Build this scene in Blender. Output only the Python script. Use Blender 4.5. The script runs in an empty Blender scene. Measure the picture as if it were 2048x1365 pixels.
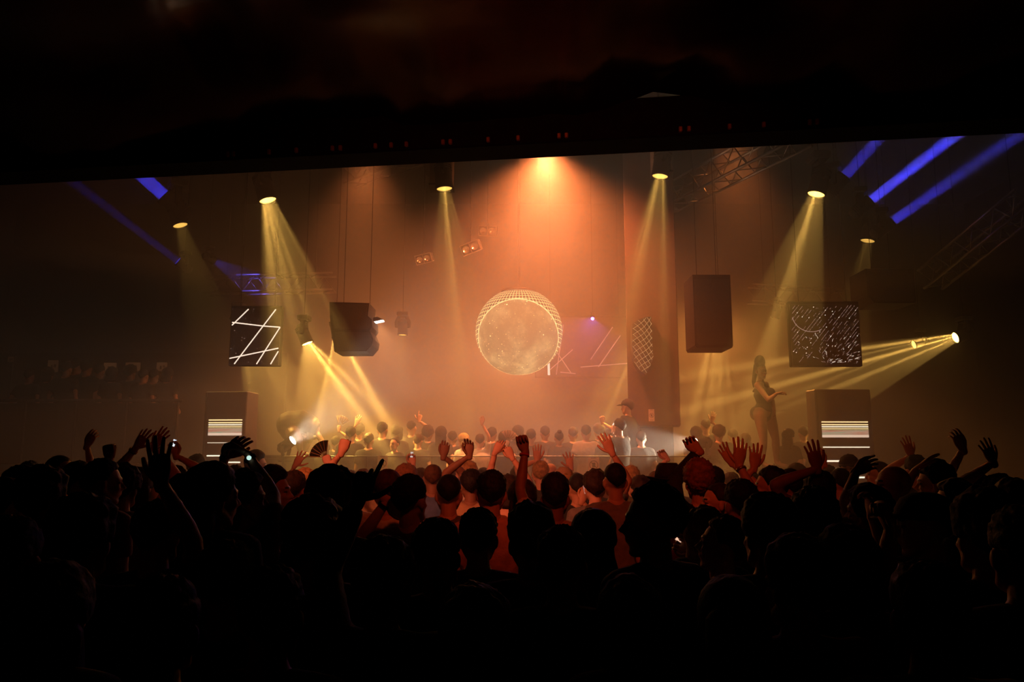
import bpy, math, random
import numpy as np
from mathutils import Vector, Matrix, noise

SC = bpy.context.scene
COL = SC.collection
R = math.radians
rnd = random.Random(7)

# ------------------------------------------------------------------ camera
F = 1549.0                      # focal length in pixels of the 2048 wide frame
CZ = 1.85                       # eye height
PITCH = math.atan(230.0 / F)
cam = bpy.data.cameras.new('camera')
cam.sensor_width = 36.0
cam.lens = F / 2048.0 * 36.0
cam.clip_start = 0.05
cam.clip_end = 200
camo = bpy.data.objects.new('camera', cam)
COL.objects.link(camo)
camo.location = (0, 0, CZ)
camo.rotation_euler = (math.pi / 2 + PITCH, 0, 0)
SC.camera = camo


def P(px, py, Y):
    """World point seen at a pixel of the photograph, at distance Y into the hall."""
    a, b = (px - 1024.0) / F, (682.5 - py) / F
    t = Y / (math.cos(PITCH) - b * math.sin(PITCH))
    return Vector((a * t, Y, CZ + t * (math.sin(PITCH) + b * math.cos(PITCH))))


def M(Y):
    return Y / F                # metres per photo pixel at distance Y


# ------------------------------------------------------------------ world, exposure, render
w = bpy.data.worlds.new('night')
SC.world = w
w.use_nodes = True
w.node_tree.nodes['Background'].inputs[0].default_value = (0.0, 0.0, 0.0, 1)
w.node_tree.nodes['Background'].inputs[1].default_value = 0.0
SC.view_settings.view_transform = 'Standard'
SC.view_settings.look = 'None'
SC.view_settings.exposure = 0.0
SC.view_settings.gamma = 1.0
SC.view_settings.use_curve_mapping = False
cy = SC.cycles
cy.max_bounces = 5
cy.diffuse_bounces = 2
cy.glossy_bounces = 2
cy.transmission_bounces = 4
cy.volume_bounces = 0
cy.transparent_max_bounces = 12
cy.caustics_reflective = False
cy.caustics_refractive = False
cy.sample_clamp_indirect = 4.0
cy.sample_clamp_direct = 0.0
cy.use_light_tree = True
cy.use_denoising = True


def gobo(light, color, rot, scale, seed, base=0.4, gain=2.0, thr=0.42):
    """A bar gobo in the lamp: the beam breaks into a fan of rays. rot: which way the bars lie."""
    light.use_nodes = True
    nt = light.node_tree
    em = nt.nodes.get('Emission') or nt.nodes.new('ShaderNodeEmission')
    tc = nt.nodes.new('ShaderNodeTexCoord')
    sp = nt.nodes.new('ShaderNodeSeparateXYZ')
    nt.links.new(tc.outputs['Normal'], sp.inputs[0])
    cb = nt.nodes.new('ShaderNodeCombineXYZ')
    for i in range(2):
        d = nt.nodes.new('ShaderNodeMath')
        d.operation = 'DIVIDE'
        nt.links.new(sp.outputs[i], d.inputs[0])
        nt.links.new(sp.outputs[2], d.inputs[1])
        nt.links.new(d.outputs[0], cb.inputs[i])
    m1 = nt.nodes.new('ShaderNodeMapping')
    m1.inputs['Rotation'].default_value = (0, 0, rot)
    m2 = nt.nodes.new('ShaderNodeMapping')
    m2.inputs['Scale'].default_value = (1, .10, 1)
    m2.inputs['Location'].default_value = (seed * .37, seed * 1.9, seed * 3.7)
    nt.links.new(cb.outputs[0], m1.inputs[0])
    nt.links.new(m1.outputs[0], m2.inputs[0])
    vo = nt.nodes.new('ShaderNodeTexVoronoi')
    vo.inputs['Scale'].default_value = scale
    nt.links.new(m2.outputs[0], vo.inputs['Vector'])
    mr = nt.nodes.new('ShaderNodeMapRange')
    mr.interpolation_type = 'SMOOTHSTEP'
    mr.inputs['From Min'].default_value = thr
    mr.inputs['From Max'].default_value = thr * 0.2
    mr.inputs['To Min'].default_value = base
    mr.inputs['To Max'].default_value = base + gain
    nt.links.new(vo.outputs['Distance'], mr.inputs['Value'])
    em.inputs['Color'].default_value = (1, 1, 1, 1)
    nt.links.new(mr.outputs['Result'], em.inputs['Strength'])
    light.color = color


def spot(name, loc, target, power, color, half, blend=0.15, radius=0.02, gob=None, parent=None):
    l = bpy.data.lights.new(name, 'SPOT')
    l.energy = power
    l.color = color
    l.spot_size = 2 * half
    l.spot_blend = blend
    l.shadow_soft_size = radius
    o = bpy.data.objects.new(name, l)
    COL.objects.link(o)
    d = (Vector(target) - Vector(loc)).normalized()
    q = d.to_track_quat('-Z', 'Y').to_matrix()
    o.matrix_world = Matrix.Translation(loc) @ q.to_4x4()
    if gob:
        u = q.transposed() @ d.cross(Vector((0, 1, 0))).normalized()
        gobo(l, color, -math.atan2(u.y, u.x), *gob)
    if parent:
        mw = o.matrix_world.copy()
        o.parent = parent
        o.matrix_parent_inverse = parent.matrix_world.inverted()
        o.matrix_world = mw
    return o


AMBER = (1.0, 0.50, 0.10)
ORANGE = (1.0, 0.36, 0.12)
# the big warm flood high over the stage, and added fill lamps without fixtures
spot('flood_lamp', P(1092, 296, 11.6), P(1070, 900, 12.0), 1150, (1.0, 0.34, 0.15), R(35), 1.0, 0.10)
spot('flood_scatter_fill', P(1092, 292, 11.6), P(1092, 292, 11.6) + Vector((0, .40, -1)), 3700, (1.0, 0.21, 0.055), R(70), 1.0, 0.10)  # added lamp standing in for flood light scattered through the haze
spot('stage_fill_left', P(708, 662, 16.8), P(790, 860, 13.0), 620, (1.0, 0.32, 0.08), R(46), 1.0, 0.12)  # added amber fill, left and right hidden behind the hanging speakers
spot('stage_fill_right', P(1416, 632, 16.8), P(1430, 860, 13.2), 900, (1.0, 0.34, 0.06), R(42), 1.0, 0.12)
spot('stage_fill_low', P(1038, 660, 17.5), P(1020, 900, 13.0), 1900, (1.0, 0.34, 0.12), R(56), 1.0, 0.12)  # added fill lamp hidden behind the sphere
spot('side_fill_left', P(735, 312, 12.6), P(715, 900, 12.8), 620, (1.0, 0.24, 0.06), R(44), 1.0, 0.30)  # added reddish fill pair, out of view above the edge beam
spot('side_fill_right', P(1470, 280, 12.6), P(1455, 900, 12.8), 420, (1.0, 0.24, 0.05), R(44), 1.0, 0.30)
# front wash hung under the low ceiling: reaches the farther dancers, passes over the nearest ones
spot('front_wash', (-2.6, 2.2, 3.95), (0.3, 8.5, 1.75), 800, (1.0, 0.20, 0.08), R(20), .6, 0.08)
spot('front_red', (0.3, 1.8, 4.0), (0.2, 8.0, 2.4), 170, (1.0, 0.08, 0.015), R(38), .8, 0.08)

# ------------------------------------------------------------------ geometry helpers
E4 = np.zeros((0, 4), np.int64)
E3 = np.zeros((0, 3), np.int64)


def G(v, q=None, t=None):
    return (np.asarray(v, float).reshape(-1, 3), E4 if q is None or len(q) == 0 else np.asarray(q, np.int64).reshape(-1, 4), E3 if t is None or len(t) == 0 else np.asarray(t, np.int64).reshape(-1, 3))


def join(gs):
    V, Q, T, n = [], [], [], 0
    for v, q, t in gs:
        V.append(v); Q.append(q + n); T.append(t + n); n += len(v)
    return (np.concatenate(V), np.concatenate(Q), np.concatenate(T))


def xf(g, m):
    m = np.array(m)
    return (g[0] @ m[:3, :3].T + m[:3, 3], g[1], g[2])


def ringsurf(rings, cap=True, closed=True):
    """Closed surface through rings of equal point counts (n_rings, seg, 3)."""
    rings = np.asarray(rings, float)
    n, s, _ = rings.shape
    V = rings.reshape(-1, 3)
    Q = []
    a = np.arange(s)
    b = (a + 1) % s
    for i in range(n - 1):
        Q.append(np.stack([i * s + a, i * s + b, (i + 1) * s + b, (i + 1) * s + a], 1))
    T = []
    if cap:
        V = np.concatenate([V, rings[0].mean(0)[None], rings[-1].mean(0)[None]])
        c0, c1 = n * s, n * s + 1
        T.append(np.stack([b, a, np.full(s, c0)], 1))
        T.append(np.stack([(n - 1) * s + a, (n - 1) * s + b, np.full(s, c1)], 1))
    return G(V, np.concatenate(Q), np.concatenate(T) if T else None)


def tube(pts, rad, seg=10, ref=None, roundcap=True):
    """Tapered tube; rad: number or (a, b) per point; a is along ref."""
    pts = [Vector(p) for p in pts]
    n = len(pts)
    rad = [(r, r) if not isinstance(r, (tuple, list)) else r for r in (rad if isinstance(rad, (list, tuple)) and len(rad) == n else [rad] * n)]
    tg = []
    for i in range(n):
        d = pts[min(i + 1, n - 1)] - pts[max(i - 1, 0)]
        tg.append(d.normalized() if d.length > 1e-9 else Vector((0, 0, 1)))
    u = Vector(ref) if ref is not None else (Vector((1, 0, 0)) if abs(tg[0].x) < .8 else Vector((0, 1, 0)))
    ang = [2 * math.pi * k / seg for k in range(seg)]
    rings = []

    def ring(c, t, ra, rb):
        nonlocal u
        u = (u - t * u.dot(t))
        u = u.normalized() if u.length > 1e-6 else t.orthogonal().normalized()
        v = t.cross(u)
        rings.append([c + u * (math.cos(k) * ra) + v * (math.sin(k) * rb) for k in ang])
    if roundcap:
        a, b = rad[0]
        m = min(a, b)
        ring(pts[0] - tg[0] * m * .87, tg[0], a * .5, b * .5)
        ring(pts[0] - tg[0] * m * .5, tg[0], a * .87, b * .87)
    for p, t, (a, b) in zip(pts, tg, rad):
        ring(p, t, a, b)
    if roundcap:
        a, b = rad[-1]
        m = min(a, b)
        ring(pts[-1] + tg[-1] * m * .5, tg[-1], a * .87, b * .87)
        ring(pts[-1] + tg[-1] * m * .87, tg[-1], a * .5, b * .5)
    return ringsurf([[list(p) for p in r] for r in rings])


def loft(rows, seg=20, sq=2.0):
    """rows: (cx, cy, z, rx, ry); superellipse sections stacked in z."""
    a = np.arange(seg) * 2 * math.pi / seg
    c, s = np.cos(a), np.sin(a)
    e = 2.0 / sq
    c, s = np.sign(c) * abs(c) ** e, np.sign(s) * abs(s) ** e
    return ringsurf([np.stack([cx + rx * c, cy + ry * s, np.full(seg, z)], 1) for cx, cy, z, rx, ry in rows])


def ell(c, r, seg=14, rings=9, rot=None):
    rows = []
    for i in range(1, rings):
        th = math.pi * i / rings - math.pi / 2
        rows.append((0, 0, math.sin(th) * r[2], math.cos(th) * r[0], math.cos(th) * r[1]))
    g = loft(rows, seg)
    v = g[0].copy()
    v[-2, 2], v[-1, 2] = -r[2], r[2]
    m = Matrix.Translation(c) @ (rot.to_4x4() if rot is not None else Matrix())
    return xf((v, g[1], g[2]), m)


def box(c, size, bev=0.0, rot=None):
    h = np.array(size, float) / 2
    b = min(bev, min(h) * .9)
    V, idx = [], {}
    if b <= 0:
        for x in (-1, 1):
            for y in (-1, 1):
                for z in (-1, 1):
                    V.append(h * (x, y, z))
        q = [(0, 1, 3, 2), (4, 6, 7, 5), (0, 4, 5, 1), (2, 3, 7, 6), (0, 2, 6, 4), (1, 5, 7, 3)]
        g = G(V, q)
    else:
        for x in (-1, 1):
            for y in (-1, 1):
                for z in (-1, 1):
                    for ax in range(3):
                        p = (h - b) * (x, y, z)
                        p[ax] = h[ax] * (x, y, z)[ax]
                        idx[(x, y, z, ax)] = len(V)
                        V.append(p)
        q, t = [], []
        I = lambda s, ax: idx[(s[0], s[1], s[2], ax)]
        for ax in range(3):
            o1, o2 = (ax + 1) % 3, (ax + 2) % 3
            for sg in (-1, 1):
                cs = []
                for p, r in ((-1, -1), (1, -1), (1, 1), (-1, 1)):
                    s = [0, 0, 0]; s[ax] = sg; s[o1] = p; s[o2] = r
                    cs.append(I(s, ax))
                q.append(cs if sg > 0 else cs[::-1])
            for p in (-1, 1):       # edges running along ax
                for r in (-1, 1):
                    s0 = [0, 0, 0]; s0[ax] = -1; s0[o1] = p; s0[o2] = r
                    s1 = list(s0); s1[ax] = 1
                    f = [I(s0, o1), I(s1, o1), I(s1, o2), I(s0, o2)]
                    q.append(f if p * r < 0 else f[::-1])
        for x in (-1, 1):
            for y in (-1, 1):
                for z in (-1, 1):
                    f = [I((x, y, z), 0), I((x, y, z), 1), I((x, y, z), 2)]
                    t.append(f if x * y * z > 0 else f[::-1])
        g = G(V, q, t)
    m = Matrix.Translation(c) @ (rot.to_4x4() if rot is not None else Matrix())
    return xf(g, m)


def lathe(prof, seg=20):
    """prof: (r, z) list, closed at both ends by caps."""
    return ringsurf([[(r * math.cos(2 * math.pi * k / seg), r * math.sin(2 * math.pi * k / seg), z) for k in range(seg)] for r, z in prof])


def prism(poly, y0, y1):
    """Polygon in x, z (counter-clockwise seen from -y) extruded along y."""
    n = len(poly)
    return ringsurf([[(x, y0, z) for x, z in poly], [(x, y1, z) for x, z in poly]])


def mesh_of(name, g, mats, smooth=True, mi=None):
    V, Q, T = g
    me = bpy.data.meshes.new(name)
    nq, nt = len(Q), len(T)
    me.vertices.add(len(V))
    me.vertices.foreach_set('co', np.ascontiguousarray(V, np.float32).ravel())
    me.loops.add(nq * 4 + nt * 3)
    me.loops.foreach_set('vertex_index', np.concatenate([Q.ravel(), T.ravel()]).astype(np.int32))
    me.polygons.add(nq + nt)
    me.polygons.foreach_set('loop_start', np.concatenate([np.arange(nq) * 4, nq * 4 + np.arange(nt) * 3]).astype(np.int32))
    for m in (mats if isinstance(mats, (list, tuple)) else [mats]):
        me.materials.append(m)
    if mi is not None:
        me.polygons.foreach_set('material_index', np.asarray(mi, np.int32))
    me.polygons.foreach_set('use_smooth', np.full(nq + nt, bool(smooth)))
    me.update(calc_edges=True)
    return me


def obj(name, g, mats, parent=None, smooth=False, mi=None, label=None, cat=None, group=None, kind=None, loc=None):
    me = g if isinstance(g, bpy.types.Mesh) else mesh_of(name, g, mats, smooth, mi)
    o = bpy.data.objects.new(name, me)
    COL.objects.link(o)
    if loc is not None:
        o.location = loc
    if parent is not None:
        o.parent = parent
    tag(o, label, cat, group, kind)
    return o


def tag(o, label=None, cat=None, group=None, kind=None):
    if label: o['label'] = label
    if cat: o['category'] = cat
    if group: o['group'] = group
    if kind: o['kind'] = kind
    return o


def thing(name, label, cat, loc=(0, 0, 0), rz=0.0, group=None):
    o = bpy.data.objects.new(name, None)
    COL.objects.link(o)
    o.location = loc
    o.rotation_euler = (0, 0, rz)
    o.matrix_basis = Matrix.Translation(loc) @ Matrix.Rotation(rz, 4, 'Z')
    tag(o, label, cat, group)
    o.matrix_world = o.matrix_basis.copy()
    return o


def frame_to(d, up=(0, 0, 1)):
    """Rotation that turns local +z to d."""
    return Vector(d).to_track_quat('Z', 'Y').to_matrix()


# ------------------------------------------------------------------ materials
def mat(name, col, rough=0.7, metal=0.0, var=0.25, scale=8.0, bump=0.0, spec=0.5):
    m = bpy.data.materials.new(name)
    m.use_nodes = True
    nt = m.node_tree
    b = nt.nodes['Principled BSDF']
    tc = nt.nodes.new('ShaderNodeTexCoord')
    nz = nt.nodes.new('ShaderNodeTexNoise')
    nz.inputs['Scale'].default_value = scale
    nz.inputs['Detail'].default_value = 3
    nt.links.new(tc.outputs['Object'], nz.inputs['Vector'])
    cr = nt.nodes.new('ShaderNodeValToRGB')
    cr.color_ramp.elements[0].position = 0.3
    cr.color_ramp.elements[1].position = 0.7
    cr.color_ramp.elements[0].color = [c * (1 - var) for c in col] + [1]
    cr.color_ramp.elements[1].color = [min(1, c * (1 + var)) for c in col] + [1]
    nt.links.new(nz.outputs['Fac'], cr.inputs[0])
    nt.links.new(cr.outputs[0], b.inputs['Base Color'])
    b.inputs['Roughness'].default_value = rough
    b.inputs['Metallic'].default_value = metal
    b.inputs['Specular IOR Level'].default_value = spec
    if bump:
        bp = nt.nodes.new('ShaderNodeBump')
        bp.inputs['Strength'].default_value = bump
        bp.inputs['Distance'].default_value = 0.02
        nt.links.new(nz.outputs['Fac'], bp.inputs['Height'])
        nt.links.new(bp.outputs[0], b.inputs['Normal'])
    return m


def emis(name, col, strength):
    m = bpy.data.materials.new(name)
    m.use_nodes = True
    nt = m.node_tree
    nt.nodes.remove(nt.nodes['Principled BSDF'])
    e = nt.nodes.new('ShaderNodeEmission')
    e.inputs[0].default_value = (*col, 1)
    e.inputs[1].default_value = strength
    nt.links.new(e.outputs[0], nt.nodes['Material Output'].inputs[0])
    return m


def lens(name, col, strength, clear=0.8):
    """A lit front glass: glows itself and lets the lamp behind it through."""
    m = emis(name, col, strength)
    nt = m.node_tree
    e = [n for n in nt.nodes if n.type == 'EMISSION'][0]
    t = nt.nodes.new('ShaderNodeBsdfTransparent')
    a = nt.nodes.new('ShaderNodeAddShader')
    nt.links.new(e.outputs[0], a.inputs[0])
    nt.links.new(t.outputs[0], a.inputs[1])
    nt.links.new(a.outputs[0], nt.nodes['Material Output'].inputs[0])
    return m


BLACK = mat('black_paint', (0.004, 0.0036, 0.0033), 0.8, spec=.05)
MATTE = mat('matte_black', (0.008, 0.007, 0.0065), 0.85, spec=.2)
STEEL = mat('dark_steel', (0.10, 0.10, 0.10), 0.4, 0.9)
ALU = mat('aluminium_tube', (0.22, 0.20, 0.18), 0.35, 0.8)
WALLM = mat('dark_plaster', (0.006, 0.0045, 0.004), 0.9, scale=2.0, bump=.2)
FLOORM = mat('dance_floor', (0.03, 0.025, 0.022), 0.4, scale=3.0)
DARKGREY = mat('charcoal_lacquer', (0.045, 0.04, 0.036), 0.6)

# ------------------------------------------------------------------ the hall
def plane_box(name, lo, hi, m, **k):
    lo, hi = np.array(lo, float), np.array(hi, float)
    return obj(name, box((lo + hi) / 2, hi - lo), m, kind='structure', **k)


XL, XR, YB, ZC = -12.6, 11.5, 19.0, 8.2
plane_box('floor', (XL, -3, -.2), (XR, YB, 0), FLOORM)
plane_box('wall_left', (XL - .2, -3, 0), (XL, YB, ZC), WALLM)
plane_box('wall_right', (XR, -3, 0), (XR + .2, YB, ZC), WALLM)
plane_box('wall_back', (XL - .2, YB, 0), (XR + .2, YB + .2, ZC), WALLM)
plane_box('wall_rear', (XL - .2, -3.2, 0), (XR + .2, -3, ZC), WALLM)
plane_box('ceiling', (XL - .2, -3.2, ZC), (XR + .2, YB + .2, ZC + .2), MATTE)

# the dark edge beam of the low front ceiling
ZB = 4.35


def at_z(px, py, z):
    p = P(px, py, 1.0)
    return P(px, py, (z - CZ) / (p.z - CZ))


ha, hb = at_z(290, 357, ZB), at_z(1700, 285, ZB)
hd = (hb - ha).normalized()
hn = Vector((-hd.y, hd.x, 0))            # away from the camera
hang = math.atan2(hd.y, hd.x)
HE0 = ha + hd * ((XL - ha.x) / hd.x)
HE1 = ha + hd * ((XR - ha.x) / hd.x)
hm = (HE0 + HE1) / 2
trim = obj('trim_1', box(hm + hn * -.16 + Vector((0, 0, .17)), ((HE1 - HE0).length, .32, .34), .012, Matrix.Rotation(hang, 3, 'Z')), BLACK, kind='structure')
BRASS = mat('brass_clamp', (0.25, 0.17, 0.08), .4, .6)
for cxp in (492, 503, 571, 623, 692, 707, 774, 804, 833, 903, 917, 989, 1046, 1124, 1138, 1355, 1371, 1448, 1513, 1600, 1614):
    k = (cxp - 290) / 1410.0
    q = at_z(cxp, 357 - 72 * k, ZB)
    tt = (q - ha).dot(hd)
    c = ha + hd * tt - hn * .335 + Vector((0, 0, .045))
    obj('clamp', box(c, (.03, .03, .045), .006, Matrix.Rotation(hang, 3, 'Z')), BRASS, trim)

# draped foil under the low ceiling in front of the hall
DRAPE = mat('drape_foil', (0.055, 0.017, 0.007), .22, .9, scale=1.5)
nx, ny = 120, 46
V = []
for j in range(ny):
    for i in range(nx):
        u, v = i / (nx - 1), j / (ny - 1)
        e = HE0.lerp(HE1, u) - hn * .30
        p = Vector((e.x, e.y + (-3.0 - e.y) * v, ZB + .26))
        sag = .5 + .5 * math.sin(u * 46 + 2.2 * noise.noise((u * 6, v * 3, 1)))
        fold = noise.noise((p.x * .9, p.y * .7, 3)) * .16 + noise.noise((p.x * 3.1, p.y * 1.3, 9)) * .10 + noise.noise((p.x * 7, p.y * 4, 5)) * .035
        p.z += .16 + .10 * sag + fold - .22 * (1 - min(1, v * 9))
        V.append(p)
Q = [(j * nx + i, (j + 1) * nx + i, (j + 1) * nx + i + 1, j * nx + i + 1) for j in range(ny - 1) for i in range(nx - 1)]
obj('ceiling_front', G([list(p) for p in V], Q), DRAPE, smooth=True, kind='structure')

# stage floor, side gallery, dancers' podiums
stage = plane_box('trim_2', (-4.3, 10.75, 0), (7.6, 18.0, .7), DARKGREY)
gal = plane_box('trim_3', (XL, 12.2, 0), (-5.2, 18.5, 1.72), DARKGREY)

# haze in the hall beyond the low ceiling
hz = bpy.data.materials.new('haze')
hz.use_nodes = True
nt = hz.node_tree
nt.nodes.remove(nt.nodes['Principled BSDF'])
vs = nt.nodes.new('ShaderNodeVolumeScatter')
vs.inputs['Color'].default_value = (1, 1, 1, 1)
vs.inputs['Density'].default_value = 0.075
vs.inputs['Anisotropy'].default_value = 0.25
nt.links.new(vs.outputs[0], nt.nodes['Material Output'].inputs['Volume'])
try:
    hz.cycles.homogeneous_volume = True
except Exception:
    pass
hq = [HE0 + hn * .01 + Vector((.05, 0, 0)), HE1 + hn * .01 + Vector((-.05, 0, 0)), Vector((XR - .05, YB - .05, 0)), Vector((XL + .05, YB - .05, 0))]
obj('haze', ringsurf([[(q.x, q.y, z) for q in hq] for z in (.03, ZC - .03)]), hz, kind='stuff', label='thin artificial haze filling the hall beyond the low ceiling')

# ------------------------------------------------------------------ moving head lamps
HB = [(.001, -.44), (.07, -.44), (.10, -.40), (.125, -.26), (.128, -.05), (.135, -.045), (.135, 0), (.118, 0), (.112, -.03), (.05, -.40), (.001, -.41)]
GLOW = {}


def lens_mat(col, s):
    k = (col, s)
    if k not in GLOW:
        GLOW[k] = lens('lit_lens', col, s)
    return GLOW[k]


def moving_head(px, py, Y, tgt, half, power, label, gob=None, col=(1.0, .54, .10), glow=3.0, hang=True, size=1.0, blend=.12, beam=False, group=None, lift=None, name='moving_head_light', stand=None):
    f = P(px, py, Y)
    t = P(*tgt)
    d = (t - f).normalized()
    piv = f - d * .22 * size
    up = 1 if hang else -1
    base = Vector((piv.x, piv.y, piv.z + .30 * size * up))
    root = thing(name, label, 'stage light', base, 0, group)
    inv = Matrix.Translation(-base)
    # the head
    rot = frame_to(d).to_4x4()
    hm_ = inv @ Matrix.Translation(f) @ rot @ Matrix.Scale(size, 4)
    hg = lathe(HB, 22)
    hd_ = obj('head', xf(hg, hm_), MATTE, root, True)
    obj('lens', xf(lathe([(.001, -.022), (.114, -.022), (.116, -.018), (.114, -.014), (.001, -.012)], 22), hm_), lens_mat(col, glow), hd_, True)
    for k in range(3):
        obj('cooling_fin', xf(ringsurf([[(r_ * math.cos(q), r_ * math.sin(q), z_) for q in np.arange(22) * 2 * math.pi / 22] for r_, z_ in ((.10, -.30 - .035 * k), (.132, -.30 - .035 * k), (.132, -.285 - .035 * k), (.10, -.285 - .035 * k), (.10, -.30 - .035 * k))], cap=False), hm_), BLACK, hd_)
    # yoke and base
    s = size
    ax = Vector((-d.y, d.x, 0))
    ax = ax.normalized() if ax.length > .05 else Vector((1, 0, 0))
    yk = [tube([piv - base + ax * .155 * s * k, piv - base + ax * .165 * s * k + Vector((0, 0, .12 * s * up)), ax * .10 * s * k + Vector((0, 0, -.03 * s * up))], [(.05 * s, .018 * s)] * 3, 8, ref=d) for k in (-1, 1)]
    yk.append(box((0, 0, -.035 * s * up), (.24 * s, .12 * s, .035 * s), .008, Matrix.Rotation(math.atan2(ax.y, ax.x), 3, 'Z')))
    yk += [tube([piv - base + ax * .125 * s * k, piv - base + ax * .165 * s * k], .025 * s, 8) for k in (-1, 1)]
    obj('yoke', join(yk), BLACK, root)
    obj('base', box((0, 0, .04 * s * up), (.30 * s, .24 * s, .11 * s), .015, Matrix.Rotation(math.atan2(ax.y, ax.x), 3, 'Z')), MATTE, root)
    if hang:
        top = ZC if lift is None else lift
        obj('hanger', tube([(0, 0, .09 * s), (0, 0, top - base.z)], .006, 6, roundcap=False), BLACK, root)
    elif stand is not None:
        b0 = base.z - stand
        obj('stand_pole', tube([(0, 0, -.08), (0, 0, -b0 + .04)], .016, 8, roundcap=False), BLACK, root)
        for k in range(3):
            a = k * 2.094 + .4
            obj('leg', tube([(0, 0, -b0 + .34), (.28 * math.cos(a), .28 * math.sin(a), -b0 + .012)], .011, 6), BLACK, root)
    if beam:
        l = bpy.data.lights.new('beam', 'AREA')
        l.shape = 'DISK'
        l.size = .19 * size
        l.energy = power
        l.color = col
        l.spread = 2 * half
        lo = bpy.data.objects.new('beam', l)
        COL.objects.link(lo)
        lo.parent = root
        lo.matrix_basis = Matrix.Translation(f + d * .004 - base) @ d.to_track_quat('-Z', 'Y').to_matrix().to_4x4()
    else:
        back = min(.105 * size / math.tan(half), .37 * size)
        spot('beam', f - d * back, t, power, col, half, blend, .012, gob, root)
    return root


Y0 = (1.0, .58, .10)
moving_head(536, 402, 10.5, (590, 600, 10.5), R(14.5), 2600, 'bright yellow moving head above the hanging screen with white lines', (14,1,.35,2.0,.45), glow=2.5)
moving_head(361, 452, 12.5, (392, 560, 12.5), R(11), 600, 'dim yellow moving head high over the side gallery', (14,2,.3,2,.45), glow=.8)
moving_head(889, 379, 11.0, (908, 600, 11.0), R(11), 1500, 'yellow moving head under a square hanging box beside the big flood glow', (20,3,.35,2,.45), glow=1.0)
moving_head(1320, 354, 11.0, (1288, 600, 11.0), R(12), 1700, 'yellow moving head over the tall pillar', (18,4,.35,2,.45), glow=1.2)
moving_head(1632, 390, 10.5, (1578, 600, 10.5), R(14), 2400, 'bright yellow moving head above the hanging screen with sparks', (14,5,.3,2.2,.45), glow=3.0)
moving_head(1735, 483, 13.0, (1712, 600, 13.0), R(10), 600, 'dim yellow moving head behind the screen with sparks', (16,6,.3,2,.45), glow=.6)
moving_head(615, 688, 12.0, (672, 830, 12.0), R(30), 3000, 'brilliant yellow moving head fanning rays beside the notched speaker', (4.5,7,.25,3.0,.42), glow=9, size=.75)
moving_head(676, 676, 12.6, (705, 830, 12.7), R(25), 2600, 'yellow moving head half hidden behind the notched speaker', (6,8,.3,2.4,.42), glow=5, size=.75)
moving_head(487, 662, 12.9, (590, 850, 12.9), R(24), 3200, 'yellow moving head hidden behind the screen with white lines', (7,9,.25,2.6,.42), glow=5, size=.8)
moving_head(805, 671, 14.0, (802, 800, 14.0), R(12), 500, 'small yellow moving head between the notched speaker and the sphere', (14,10,.2,2,.42), glow=1.5, size=.7)
moving_head(1293, 645, 13.4, (1225, 850, 13.4), R(17), 2000, 'yellow moving head hidden behind the tall pillar', (12,11,.4,1.6,.45), glow=3, size=.8)
moving_head(1436, 640, 13.0, (1408, 850, 13.2), R(15), 2200, 'yellow moving head hidden behind the plain hanging speaker', (12,12,.3,2.2,.42), glow=3, size=.8)
moving_head(1550, 637, 13.5, (1520, 760, 13.7), R(13), 700, 'small yellow moving head over the standing dancer', (12,13,.2,2.2,.42), glow=4, size=.6)
moving_head(1910, 676, 13.0, (1560, 800, 13.0), R(14), 4200, 'brilliant yellow moving head on the far side beaming across the hall', (14,14,.25,2.6,.42), glow=10, size=.8, lift=ZC)
moving_head(1827, 690, 13.2, (1560, 780, 13.2), R(9), 900, 'small yellow moving head next to the one beaming across the hall', (14,15,.2,2.4,.42), glow=2.5, size=.6)

BL = (.07, .06, 1.0)
for px, py, t, pw, s, lab, gl in (
        (1689, 352, (1755, 280, 10.75), 10, 1.0, 'blue beam light nearest the edge beam, pointing up', 3.0),
        (1740, 402, (1905, 275, 10.7), 36, .9, 'brightest blue beam light of the upward fan', 8.0),
        (1783, 444, (2010, 288, 10.6), 13, .9, 'lowest blue beam light of the upward fan', 1.2)):
    moving_head(px, py, 11.0, t, R(1.6), pw, lab, None, col=BL, glow=gl, size=s * .85, beam=True, group='blue beam lights over the right side')
moving_head(328, 391, 11.0, (290, 357, 10.85), R(1.8), 18, 'blue beam light at the far side pointing up to the edge beam', None, col=BL, glow=1.0, size=1.0, beam=True)
moving_head(355, 522, 14.0, (293, 475, 13.6), R(2.0), .8, 'dim blue beam light over the side gallery', None, col=BL, glow=.3, size=.7, beam=True)
moving_head(1185, 638, 16.5, (1176, 668, 15.5), R(16), 130, 'small violet lamp behind the big sphere', None, col=(.35, .12, 1.0), glow=7, size=.32)

moving_head(428, 522, 14.6, (520, 575, 15.6), R(13), 260, 'dim blue lamp added to tint the level truss over the screen with white lines', None, col=(.12, .10, 1.0), glow=.6, size=.6)  # unseen lamp added for the blue patches on the truss

# white lamps on the stage lip
moving_head(586, 881, 11.6, (634, 846, 11.5), R(23), 560, 'white lamp on a stand in front of the crouching dancer', None, col=(1.0, .84, .62), glow=11, hang=False, size=.62, blend=.7, stand=.7)
moving_head(1391, 887, 11.6, (1290, 892, 11.35), R(20), 640, 'white lamp on a tripod shining along the glass', None, col=(1.0, .82, .58), glow=11, hang=False, size=.62, blend=.7, stand=.7)
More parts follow.
